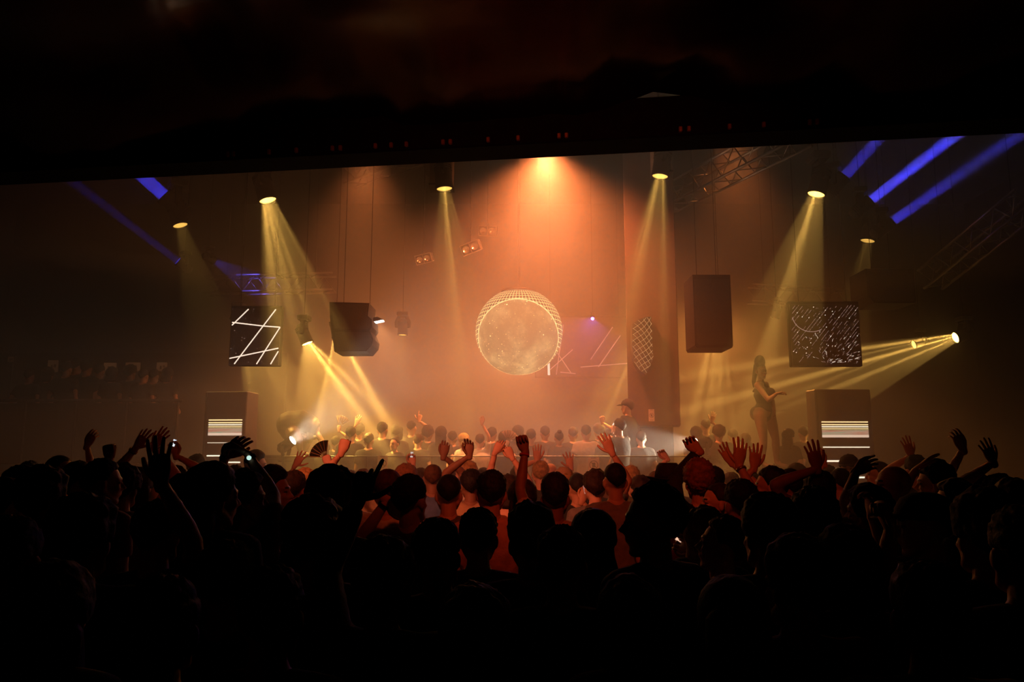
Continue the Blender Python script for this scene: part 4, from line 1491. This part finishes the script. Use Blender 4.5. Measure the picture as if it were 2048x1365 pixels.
p(898, 949, 5.0, 'short-haired man in front of the drooping dark hand', 'fade', 'black')
p(812, 927, 7.2, 'man with ginger curls under the notice', 'curly', 'ginger')
p(842, 936, 8.0, 'small head with a hand holding up a glinting telephone', 'short', 'brown', arms=[('L', 826, 930, 824, 916, 8.0, 'grip', 'b')], skin='light')
p(866, 929, 7.1, 'man with red-lit crop of hair raising one drooping dark hand', 'crop', 'chestnut', arms=[('R', 887, 914, 891, 890, 7.0, 'relax', 'f')], skin='brown')
p(942, 938, 6.5, 'dark head raising a hand with the palm forward', 'short', 'black', arms=[('L', 939, 912, 938, 884, 6.4, 'relax', 'b')], skin='brown')
p(931, 919, 7.8, 'blond woman facing along the glass', 'bob', 'blond', fem=1, yaw=40, hy=30, skin='light', top='white')
p(983, 940, 4.8, 'broad man in a rose-white top at the middle of the crowd', 'short', 'black', 'pink', hs=1.0)
p(1045, 956, 5.0, 'woman with straight dark hair beside the rose-white top', 'long', 'brown', fem=1)
p(1018, 948, 6.6, 'fair person with two pale arms crossed high', 'bob', 'brown', 'white', skin='light', fem=1, arms=[('L', 990, 906, 1000, 888, 6.5, 'relax', 'f'), ('R', 1024, 916, 1016, 900, 6.5, 'grip', 'f')], sleeve='tank')
p(1110, 944, 4.9, 'man with a dark quiff raising a fist with a red band', 'quiff', 'black', skin='brown', arms=[('L', 1050, 902, 1044, 880, 5.1, 'fist', 'b')], wear=[('wristband', 'L', CLOTH['red'])], top='tan')
p(1155, 947, 6.6, 'round dark head behind the quiff, holding a glowing telephone', 'fade', 'black', arms=[('R', 1164, 1004, 1169, 990, 6.3, 'grip', 'f')])
p(1081, 921, 8.4, 'fair head by the glass with a pale hand beside it', 'short', 'blond', arms=[('L', 1074, 922, 1074, 908, 8.2, 'open', 'f')], skin='light')
p(1101, 927, 8.6, 'bald pink head near the glass', 'bald', skin='light', top='white')
p(1128, 934, 6.9, 'person in a pale cap behind the quiff', 'short', 'blond', hat='beanie', hatc='tan')
p(1152, 945, 8.2, 'person lifting an open pale hand to the stage', 'crop', 'brown', arms=[('L', 1142, 936, 1138, 918, 8.0, 'wide', 'b')], skin='light')
p(1190, 938, 6.2, 'dark wavy-haired person waving an open salmon-lit palm', 'messy', 'brown', hs=.95, arms=[('R', 1224, 906, 1209, 875, 6.0, 'open', 'f')], skin='light', top='grey')
p(1230, 926, 5.5, 'tall cropped man beside the waving salmon-lit palm', 'fade', 'black', skin='tan', top='grey')
p(1262, 931, 7.6, 'blond head behind the tall cropped man', 'short', 'blond')
p(1281, 950, 6.6, 'dark head between the tall cropped man and the hat', 'short', 'brown')
p(1312, 942, 7.3, 'red-lit head just below the hat', 'crop', 'chestnut')
p(1336, 926, 5.0, 'person in a dark brimmed hat', 'short', 'brown', hat='fedora', hatc='black', hs=.98)
p(1346, 940, 8.2, 'person behind the hat curling a yellow-lit hand', 'short', 'brown', arms=[('L', 1334, 918, 1318, 900, 8.0, 'droop', 'b')], skin='light')
p(1397, 917, 4.95, 'person with tight ginger curls and a dark jacket', 'afro', 'ginger', hs=.96, arms=[('L', 1398, 902, 1378, 882, 5.3, 'droop', 'b')], sleeve='long', skin='tan')
p(1426, 932, 6.4, 'dark head beside the curls raising a broad open palm', 'short', 'black', hat='cap', arms=[('R', 1462, 926, 1446, 897, 6.2, 'open', 'b')], skin='light')
p(1480, 958, 4.4, 'dark-haired man in front of the couple of raised palms', 'short', 'black', hy=10, arms=[('R', 1478, 930, 1481, 890, 4.7, 'open', 'f')], wear=[('wristband', 'R', BRASS)], skin='tan', hs=1.05)
p(1437, 966, 4.9, 'woman with a red-lit face in profile between two dark heads', 'pony', 'brown', fem=1, yaw=50, hy=40, skin='light')
p(1540, 932, 5.2, 'man with a lit forehead in profile beneath the standing dancer', 'short', 'black', yaw=20, hy=50, arms=[('L', 1508, 936, 1512, 899, 5.4, 'open', 'f')], skin='tan')
p(1580, 937, 5.6, 'round dark head next to the lit forehead', 'fade', 'black')
p(1637, 940, 4.7, 'dark head with a big dark hand raised at the glowing tower', 'short', 'black', arms=[('L', 1634, 938, 1622, 880, 4.6, 'open', 'f')], skin='brown', hs=1.04)
p(1626, 974, 3.55, 'broad dark head with soft curls below the big dark hand', 'curly', 'brown', top='wine')
p(1592, 926, 8.0, 'face turned to the side at the foot of the dancer', 'short', 'brown', yaw=60, hy=30, skin='tan')
p(1680, 936, 6.4, 'dark head before the glowing tower curling a yellow-lit hand', 'fade', 'black', arms=[('L', 1648, 928, 1640, 908, 6.6, 'droop', 'f')], skin='light')
p(1697, 909, 7.8, 'person facing the crowd in a dark cap before the glowing tower', 'short', 'black', yaw=150, hat='cap', top='black')
p(1733, 966, 3.9, 'person with both hands clasped to the side of the head', 'bob', 'black', 'tan', yaw=20, hy=30, arms=[('L', 1712, 944, 1734, 930, 4.3, 'droop', 'b'), ('R', 1742, 1030, 1740, 998, 3.75, 'grip', 'l')], skin='light', fem=1)
p(1757, 923, 7.2, 'man with a close crop behind the bald man', 'crop', 'brown', yaw=50, hy=20, skin='light')
p(1787, 932, 4.6, 'bald man in red-lit profile in a grey top', 'bald', 'black', 'grey', yaw=50, hy=35, skin='light')
p(1866, 918, 5.1, 'dark-haired man holding a hand to his brow', 'messy', 'black', yaw=45, hy=25, hs=.97, arms=[('L', 1832, 940, 1852, 922, 4.95, 'flat', 'r')], skin='light')
p(1908, 956, 4.4, 'woman in dim red profile behind the peaked cap', 'long', 'black', fem=1, yaw=50, hy=20, skin='light')
p(1958, 948, 5.2, 'dim person stretching one thin arm high', 'short', arms=[('L', 1926, 900, 1917, 878, 5.2, 'relax', 'f')], skin='light')
p(1998, 948, 4.7, 'dim person lifting an open hand near the right wall', 'bob', 'brown', fem=1, arms=[('L', 1987, 926, 1976, 900, 4.8, 'open', 'f')], skin='light')
p(2022, 955, 4.4, 'dim face in profile close to the right wall', 'messy', 'black', yaw=60, skin='light')
p(1830, 905, 7.0, 'dim raised hand and head behind the bald man', 'short', arms=[('L', 1822, 912, 1816, 893, 7.0, 'open', 'f')], skin='light', drop=-.02)
p(1413, 1010, 3.95, 'blond woman bending her head to a friend', 'bob', 'blond', fem=1, yaw=-30, hy=-30, nod=-12, skin='light', arms=[('L', 1384, 1104, 1372, 1098, 3.8, 'grip', 'b')])
p(1444, 1029, 3.6, 'brown-haired friend leaning close to the blond woman', 'short', 'chestnut', yaw=35, hy=40, nod=-10, skin='light', top='black')
p(1362, 1003, 4.3, 'person in a red top between the sharp profile and the couple', 'short', 'black', 'red', sleeve='tee')
p(700, 940, 8.6, 'small head below the stage dancers', 'short', 'black')
p(727, 938, 8.0, 'small fair head beside the red fist', 'short', 'chestnut')
p(575, 944, 7.2, 'small dark head at the end of the glass', 'short', 'brown')
p(905, 938, 8.6, 'small shaded head behind the drooping hand', 'short', 'brown')
p(967, 935, 8.4, 'small shaded head behind the rose-white top', 'crop', 'black')
p(1038, 930, 8.6, 'small shaded head between two pale arms', 'bob', 'brown', fem=1)
p(1212, 944, 8.6, 'small shaded head below the second notice', 'short', 'black')
p(1462, 944, 8.4, 'small shaded head beneath the open palms', 'short', 'brown')
p(1500, 942, 7.6, 'small shaded head at the dancer podium', 'bob', 'black', fem=1)
p(1545, 931, 8.6, 'small yellow-rimmed head at the dancer podium', 'short', 'brown')
p(1655, 930, 8.4, 'small shaded head by the tower foot', 'short', 'black')
p(1780, 938, 8.2, 'small dim head behind the close crop', 'short', 'black')
p(470, 930, 7.0, 'small dim head below the glowing bars', 'short', 'black')
p(420, 928, 7.6, 'small dim head left of the glowing bars', 'bob', 'brown', fem=1)
p(310, 938, 7.4, 'small dim head behind the bangled arms', 'short', 'black')
p(60, 922, 7.0, 'small dim head at the foot of the gallery', 'short', 'black')

# --- guests on the stage behind the glass
SB = .7
st = lambda *a, **k: p(*a, base=SB, group='guests on the stage', **k)
st(702, 853, 12.0, 'stage guest next to the white fan', 'short', 'black', skin='tan')
st(718, 846, 12.6, 'stage guest reaching up a hand beside the head with wild hair', 'messy', 'black', arms=[('L', 712, 850, 716, 836, 12.5, 'open', 'f')])
st(738, 866, 11.9, 'low stage guest in front of the one reaching up', 'short', 'brown')
st(765, 844, 12.1, 'stage guest with a rim-lit shirt collar', 'short', 'black', 'black', sleeve='long')
st(794, 848, 12.4, 'stage guest with a wide bob of hair', 'bob', 'black', fem=1)
st(823, 841, 13.0, 'tall slim stage guest with a shaved head', 'fade', 'black', arms=[('R', 838, 842, 841, 826, 13.0, 'point', 'f')])
st(790, 872, 11.7, 'low stage guest wearing round earrings', 'bun', 'brown', fem=1, yaw=150)
st(856, 850, 12.6, 'stage guest with bushy hair near the middle', 'curly', 'black')
st(836, 868, 12.0, 'low stage guest below the pointing arm', 'short', 'brown')
st(882, 852, 12.3, 'stage guest with a long mane near the middle', 'long', 'black', fem=1)
st(905, 862, 12.8, 'stage guest left of the blond profile', 'short', 'black')
st(927, 866, 11.9, 'stage guest with a pale blond profile', 'bob', 'blond', fem=1, yaw=50, skin='light', top='white')
st(960, 868, 12.2, 'stage guest stretching one arm straight up', 'short', 'brown', arms=[('R', 964, 848, 963, 828, 12.2, 'relax', 'b')], skin='light', top='white')
st(984, 854, 13.0, 'stage guest behind the pink paper fan', 'short', 'black')
st(1008, 862, 11.9, 'stage guest fanning with a pink paper fan', 'bob', 'brown', fem=1, arms=[('R', 1012, 892, 1016, 882, 11.7, 'fist', 'f')], skin='light')
st(1036, 850, 13.0, 'stage guest with smooth rounded hair under the sphere', 'bob', 'black', fem=1)
st(1062, 858, 12.4, 'hazy stage guest under the right of the sphere', 'short', 'black')
st(1090, 852, 13.2, 'hazy stage guest below the bright bar', 'short', 'black')
st(1118, 860, 12.4, 'hazy stage guest with hair tied up', 'bun', 'black', fem=1)
st(1146, 854, 13.0, 'hazy stage guest below the dim wide screen', 'short', 'brown')
st(1172, 850, 12.5, 'hazy stage guest in a light top', 'short', 'black', 'grey')
st(1198, 846, 12.9, 'hazy stage guest with a bright rim of hair', 'messy', 'brown', arms=[('R', 1204, 846, 1203, 834, 12.9, 'grip', 'b')])
st(1216, 858, 12.0, 'stage guest in front of the person in the cap', 'short', 'black')
p(1255, 798, 12.0, 'man in a cap standing high by the pillar', 'short', 'black', 'black', base=1.08, yaw=60, hat='cap', sleeve='long')
st(1238, 823, 11.6, 'dark stage guest just below the man in the cap', 'short', 'black', yaw=40, drop=-.1, arms=[('R', 1226, 864, 1231, 855, 11.4, 'grip', 'f')])
st(1282, 862, 11.9, 'stage guest lost in the white glare by the pillar', 'short', 'black')
st(1392, 852, 12.6, 'stage guest right of the pillar foot', 'bob', 'brown', fem=1)
st(1411, 838, 12.8, 'stage guest waving a hand right of the pillar', 'fade', 'black', arms=[('R', 1424, 844, 1428, 827, 12.7, 'open', 'f')])
st(1437, 849, 12.2, 'round-headed stage guest behind the tripod lamp', 'curly', 'black', sleeve='long')
st(1465, 858, 12.9, 'rim-lit stage guest near the standing dancer', 'short', 'brown', sleeve='tank')
st(1490, 866, 12.3, 'stage guest at the side of the standing dancer', 'bob', 'brown', fem=1)
st(1576, 857, 11.6, 'woman with long hair looking away beyond the standing dancer', 'long', 'black', fem=1, yaw=-50)
st(1606, 852, 12.8, 'stage guest hard by the glowing tower', 'short', 'black')
st(672, 872, 12.4, 'stage guest holding the white fan', 'short', 'black', arms=[('R', 678, 862, 679, 850, 12.3, 'fist', 'f')])
st(650, 884, 12.0, 'low stage guest next to the crouching dancer', 'bob', 'brown', fem=1)

# --- people on the side gallery
gl_ = lambda *a, **k: p(*a, base=1.72, group='people on the side gallery', **k)
gl_(97, 734, 13.1, 'gallery guest at the outer end of the panels', 'bob', fem=1)
gl_(134, 723, 13.0, 'gallery guest in front of the wide panel', 'short')
gl_(154, 717, 13.3, 'taller of the two gallery heads beside the wide panel', 'short')
gl_(175, 718, 12.9, 'gallery guest to the inner side of the wide panel', 'messy')
gl_(200, 728, 13.2, 'gallery guest left of the pale square', 'short')
gl_(225, 734, 12.9, 'gallery guest in front of the panel with the pale square', 'bob', fem=1)
gl_(262, 729, 13.2, 'gallery guest whose round head fills the framed panel', 'curly')
gl_(288, 738, 12.9, 'gallery guest between the last two panels', 'short')
gl_(309, 738, 13.1, 'gallery guest left of the inner panel', 'short')
gl_(336, 735, 12.8, 'gallery guest at the inner end of the row', 'bob', fem=1)
gl_(60, 738, 13.2, 'gallery guest lost in the dark outer corner', 'short')

left_over = settle()
for i, q in enumerate(PEOPLE):
    plan(i, q)


# ------------------------------------------------------------------ the two dancers (planned here, built with the others)
def pose(pts, Y):
    """Joints given as photo pixels plus a depth offset."""
    return {k: P(v[0], v[1], Y + (v[2] if len(v) > 2 else 0)) for k, v in pts.items()}


DY = 11.45
J = pose(dict(head=(1522, 744, -.02), chin=(1526, 757), nk0=(1521, 770, .0), nk1=(1522, 757), chest=(1523, 789), waist=(1527, 806), hip=(1526, 823, .02),
              sl=(1515, 771, -.14), el=(1537, 801, -.28), wl=(1553, 788, -.30), tl=(1560, 786, -.32), sr=(1531, 770, .14), er=(1543, 795, .16), wr=(1549, 824, .02), tr=(1550, 833, 0),
              h1=(1520, 828, -.08), k1=(1527, 879, -.14), a1=(1524, 926, -.10), h2=(1538, 827, .09), k2=(1551, 878, .05), a2=(1553, 925, .10)), DY)
FWD = (J['tl'] - J['sl']); FWD.z = 0; FWD.normalize()
mm = M(DY)


def dancer_body(J):
    side = Vector((.28, .96, 0))
    g = [tube([J['nk0'], J['chest'], J['waist'], J['hip']], [(.10, .075), (.135, .105), (.098, .088), (.150, .125)], 16, ref=side),
         tube([J['chest'] + Vector((0, 0, .06)), J['nk0'] + Vector((0, 0, .0)), J['nk1']], [.07, .052, .042], 12)]
    for s, e, w_ in (('sl', 'el', 'wl'), ('sr', 'er', 'wr')):
        g.append(ell(J[s], (.052, .052, .052), 12, 8))
        g.append(tube([J['nk0'], J[s]], [.05, .05], 10))
        g.append(tube([J[s], J[s].lerp(J[e], .5), J[e]], [.046, .042, .034], 10))
        g.append(tube([J[e], J[e].lerp(J[w_], .3), J[w_]], [.035, .037, .024], 10))
    for h, k, a in (('h1', 'k1', 'a1'), ('h2', 'k2', 'a2')):
        g.append(tube([J['hip'].lerp(J[h], .6), J[h] - Vector((0, 0, .04)), J[h].lerp(J[k], .5), J[k], J[k].lerp(J[a], .3), J[a]], [.105, .098, .080, .056, .058, .034], 14))
        g.append(tube([J[a], J[a] + FWD * .07 + Vector((0, 0, -.045)), J[a] + FWD * .14 + Vector((0, 0, -.05))], [.034, .032, .024], 10))
    b0 = J['hip'] - FWD * .075
    g.append(ell(b0 + Vector((0, -.07, -.03)), (.10, .10, .11), 12, 8))
    g.append(ell(b0 + Vector((0, .07, -.03)), (.10, .10, .11), 12, 8))
    g.append(ell(J['chest'] + FWD * .09 + Vector((.02, -.06, .02)), (.065, .065, .065), 12, 8))
    g.append(ell(J['chest'] + FWD * .09 + Vector((.02, .07, .02)), (.065, .065, .065), 12, 8))
    return g


remesh_later(('d1', 'body'), join(dancer_body(J)), .012, 3)
side = Vector((.28, .96, 0))
suit = [tube([J['chest'] + Vector((0, 0, .05)), J['chest'], J['waist'], J['hip'] + Vector((0, 0, .03)), J['hip'] - Vector((0, 0, .07))], [(.128, .098), (.147, .117), (.110, .100), (.158, .135), (.10, .115)], 18, ref=side),
        ell(J['chest'] + FWD * .09 + Vector((.02, -.06, .02)), (.074, .074, .07), 12, 8), ell(J['chest'] + FWD * .09 + Vector((.02, .07, .02)), (.074, .074, .07), 12, 8),
        ell(J['hip'] - FWD * .08 + Vector((0, 0, .0)), (.105, .165, .085), 12, 8)]
for s in (-1, 1):
    suit.append(tube([J['chest'] + Vector((0, s * .07, .06)) + FWD * .10, J['nk0'] + Vector((0, s * .075, .045)) + FWD * .01, J['chest'] + Vector((0, s * .06, .05)) - FWD * .10], [.018] * 3, 8))
remesh_later(('d1', 'suit'), join(suit), .012, 2)

# crouching dancer, seen as a dark folded shape
CYD = 12.6
K = pose(dict(hip=(584, 852), mid=(603, 846), chest=(619, 852), sho=(627, 858), nk=(619, 868, -.05), head=(611, 876, -.10), e1=(644, 883, -.05), w1=(631, 902, -.1), t1=(626, 908, -.12),
              sh2=(612, 860, .22), e2=(621, 880, .30), w2=(610, 901, .25), k1=(597, 880, -.22), a1=(600, 905, -.12), k2=(612, 893, .18), a2=(604, 905, .14)), CYD)
cro = [tube([K['hip'], K['mid'], K['chest'], K['sho']], [(.20, .215), (.19, .20), (.175, .165), (.12, .10)], 18, ref=(0, 1, 0)),
       ell(K['hip'] + Vector((.02, 0, -.05)), (.185, .22, .235), 16, 11), tube([K['sho'], K['nk'], K['head']], [.08, .055, .05], 12)]
for h, k, a in ((-.10, 'k1', 'a1'), (.10, 'k2', 'a2')):
    cro.append(tube([K['hip'] + Vector((.03, h, -.08)), K[k].lerp(K['hip'], .4) + Vector((0, h, -.02)), K[k], K[k].lerp(K[a], .4), K[a] + Vector((0, 0, .03))], [.135, .105, .075, .062, .04], 14))
    cro.append(tube([K[a] + Vector((0, 0, .0)), K[a] + Vector((.08, -.05, -.025)), K[a] + Vector((.14, -.08, -.03))], [.038, .034, .026], 10))
for s, e, w_ in (('sho', 'e1', 'w1'), ('sh2', 'e2', 'w2')):
    cro.append(tube([K[s], K[s].lerp(K[e], .5), K[e]], [.062, .050, .042], 12))
    cro.append(tube([K[e], K[e].lerp(K[w_], .3), K[w_]], [.043, .043, .027], 12))
cro.append(tube([K['chest'], K['sh2']], [.11, .07], 12))
remesh_later(('d2', 'body'), join(cro), .013, 3)
remesh_later(('d2', 'suit'), join([tube([K['hip'] + Vector((-.03, 0, .02)), K['mid'], K['chest']], [(.222, .222), (.20, .21), (.185, .175)], 18, ref=(0, 1, 0)), ell(K['hip'] + Vector((.0, 0, -.04)), (.20, .228, .225), 16, 11)]), .014, 2)

rm = remesh_all()
for i, q in enumerate(PEOPLE):
    build_person(i, q, rm)

# standing dancer
CATS = mat('dancer_suit', (.022, .014, .011), .7, spec=.2)
hgm = Matrix.Translation(J['head']) @ Matrix.Rotation(R(205), 4, 'Z') @ Matrix.Rotation(R(-4), 4, 'X') @ Matrix.Scale(.94, 4)
parts_ = [rm[('d1', 'body')], xf(rm[('head', 1, 0)], hgm), hand_geo(J['wl'], J['tl'] - J['wl'], (0, 0, -1), 1, .92, 'relax'), hand_geo(J['wr'], J['tr'] - J['wr'], (-1, 0, 0), -1, .92, 'relax')]
g = join(parts_)
mq, mt = head_mi(rm[('head', 1, 0)], ('head', 1, 0))
mi = np.zeros(len(g[1]) + len(g[2]), int)
n0 = len(parts_[0][1]); mi[n0:n0 + len(mq)] = mq
if len(mt):
    n0 = len(g[1]) + len(parts_[0][2]); mi[n0:n0 + len(mt)] = mt
foot = Vector((J['a1'].x, DY, 0))
d1 = obj('person', g, [SKIN['brown'], EYE, LIP], None, True, mi, 'dancer in a dark bodysuit standing on a podium with hair piled high', 'person')
obj('hair', xf(join([hair_geo('bun', 0, 3), ell((0, -.03, .150), (.078, .092, .115), 18, 12), tube([(0, -.10, .10), (.0, -.13, -.02), (.02, -.14, -.16), (.03, -.13, -.24)], [.045, .04, .03, .012], 10)]), hgm), HAIRM['black'], d1, True)
obj('bodysuit', rm[('d1', 'suit')], CATS, d1, True)
for a in ('a1', 'a2'):
    q = J[a] + FWD * .05
    obj('high_heel', join([tube([J[a] - FWD * .035 + Vector((0, 0, -.03)), J[a] - FWD * .05 + Vector((0, 0, -.115))], [.016, .008], 8), tube([J[a] + Vector((0, 0, -.045)), J[a] + FWD * .08 + Vector((0, 0, -.085)), J[a] + FWD * .15 + Vector((0, 0, -.095))], [(.03, .012), (.038, .014), (.026, .014)], 10)]), MATTE, d1, True)

hgm = Matrix.Translation(K['head']) @ Matrix.Rotation(R(-90), 4, 'Z') @ Matrix.Rotation(R(-120), 4, 'X') @ Matrix.Scale(.96, 4)
g = join([rm[('d2', 'body')], xf(rm[('head', 1, 1)], hgm), hand_geo(K['w1'], K['t1'] - K['w1'], (-.3, -1, 0), 1, .92, 'relax'), hand_geo(K['w2'], Vector((-.1, 0, -1)), (-1, -.2, 0), -1, .92, 'relax')])
d2 = obj('person', g, [SKIN['deep']], None, True, None, 'dancer crouching bent over on a podium behind the white lamp', 'person')
obj('hair', xf(hair_geo('bun', 1, 5), hgm), HAIRM['black'], d2, True)
obj('bodysuit', rm[('d2', 'suit')], CATS, d2, True)
for a in ('a1', 'a2'):
    obj('shoe', tube([K[a] + Vector((0, 0, -.015)), K[a] + Vector((.09, -.055, -.035)), K[a] + Vector((.15, -.085, -.04))], [.044, .04, .03], 10), MATTE, d2, True)

# ------------------------------------------------------------------ things held in hands
WHITEPAPER = mat('fan_paper', (.62, .45, .36), .8, var=.08)
DARKFAN = mat('fan_black', (.02, .03, .015), .6)


def grip(start, side):
    """Where the named person's closed hand is."""
    for q in PEOPLE:
        if q['label'].startswith(start):
            for sd, W, fd, fa in q['wrists']:
                if sd == side:
                    return q['inv'].inverted() @ (W + fd * .085 * q['s'])
    raise KeyError(start)


def hand_fan(who, side, r_px, Y, a0, a1, m, label, tilt=0.0):
    c = grip(who, side)
    r_ = r_px * M(Y)
    rt = thing('hand_fan', label, 'fan', c)
    n = 12
    g = []
    for i in range(n):
        t0, t1 = R(a0 + (a1 - a0) * i / n), R(a0 + (a1 - a0) * (i + 1) / n)
        tm = (t0 + t1) / 2
        for u0, u1, y0, y1 in ((t0, tm, 0, .012), (tm, t1, .012, 0)):
            v = [(r_ * .35 * math.cos(u0), y0, r_ * .35 * math.sin(u0)), (r_ * .35 * math.cos(u1), y1, r_ * .35 * math.sin(u1)), (r_ * math.cos(u1), y1, r_ * math.sin(u1)), (r_ * math.cos(u0), y0, r_ * math.sin(u0))]
            g.append(G(v, [(0, 1, 2, 3)]))
    obj('fan_leaf', join(g), m, rt)
    for i in range(0, n + 1, 2):
        t0 = R(a0 + (a1 - a0) * i / n)
        obj('rib', tube([(0, -.003, 0), (r_ * .98 * math.cos(t0), -.003, r_ * .98 * math.sin(t0))], .004, 5), BRASS, rt)
    return rt


hand_fan('stage guest fanning', 'R', 22, 11.62, 20, 125, WHITEPAPER, 'pink paper fan held up among the stage guests')
hand_fan('stage guest holding the white fan', 'R', 22, 12.22, 25, 110, WHITEPAPER, 'pale folding fan held up near the crouching dancer')
hand_fan('person with one hand round', 'R', 34, 6.9, 85, 178, DARKFAN, 'black patterned folding fan in front of the glass')


def phone(who, side, label, lit=1.5, tilt=10, w_=.05, facing=-1, col=(.85, .9, 1.0)):
    c = grip(who, side) + Vector((0, -.012, .02))
    rt = thing('telephone', label, 'phone', c)
    m = Matrix.Rotation(R(tilt), 4, 'Y')
    obj('case', xf(box((0, .004, 0), (w_, .008, w_ * 2), .003), m), MATTE, rt)
    obj('screen', xf(box((0, -.002, 0), (w_ * .9, .003, w_ * 1.85)), m), emis('phone_screen', col, lit), rt)


phone('person holding up a tiny', 'R', 'tiny bright telephone held up at the dim side', 1.0, 20, .030)
phone('small head with a hand holding', 'L', 'glinting telephone held up before the first notice', .7, 5, .03, col=(1, .8, .7))
phone('round dark head behind the quiff', 'R', 'telephone glowing red and pale between two heads', .5, -12, .035, col=(1, .35, .25))
phone('blond woman bending', 'L', 'telephone edge glinting low beside the red top', .9, -40, .016, col=(1, .6, .4))
phone('dark stage guest just below', 'R', 'telephone shining white below the man in the cap', 1.6, 125, .05, col=(1, .85, .7))
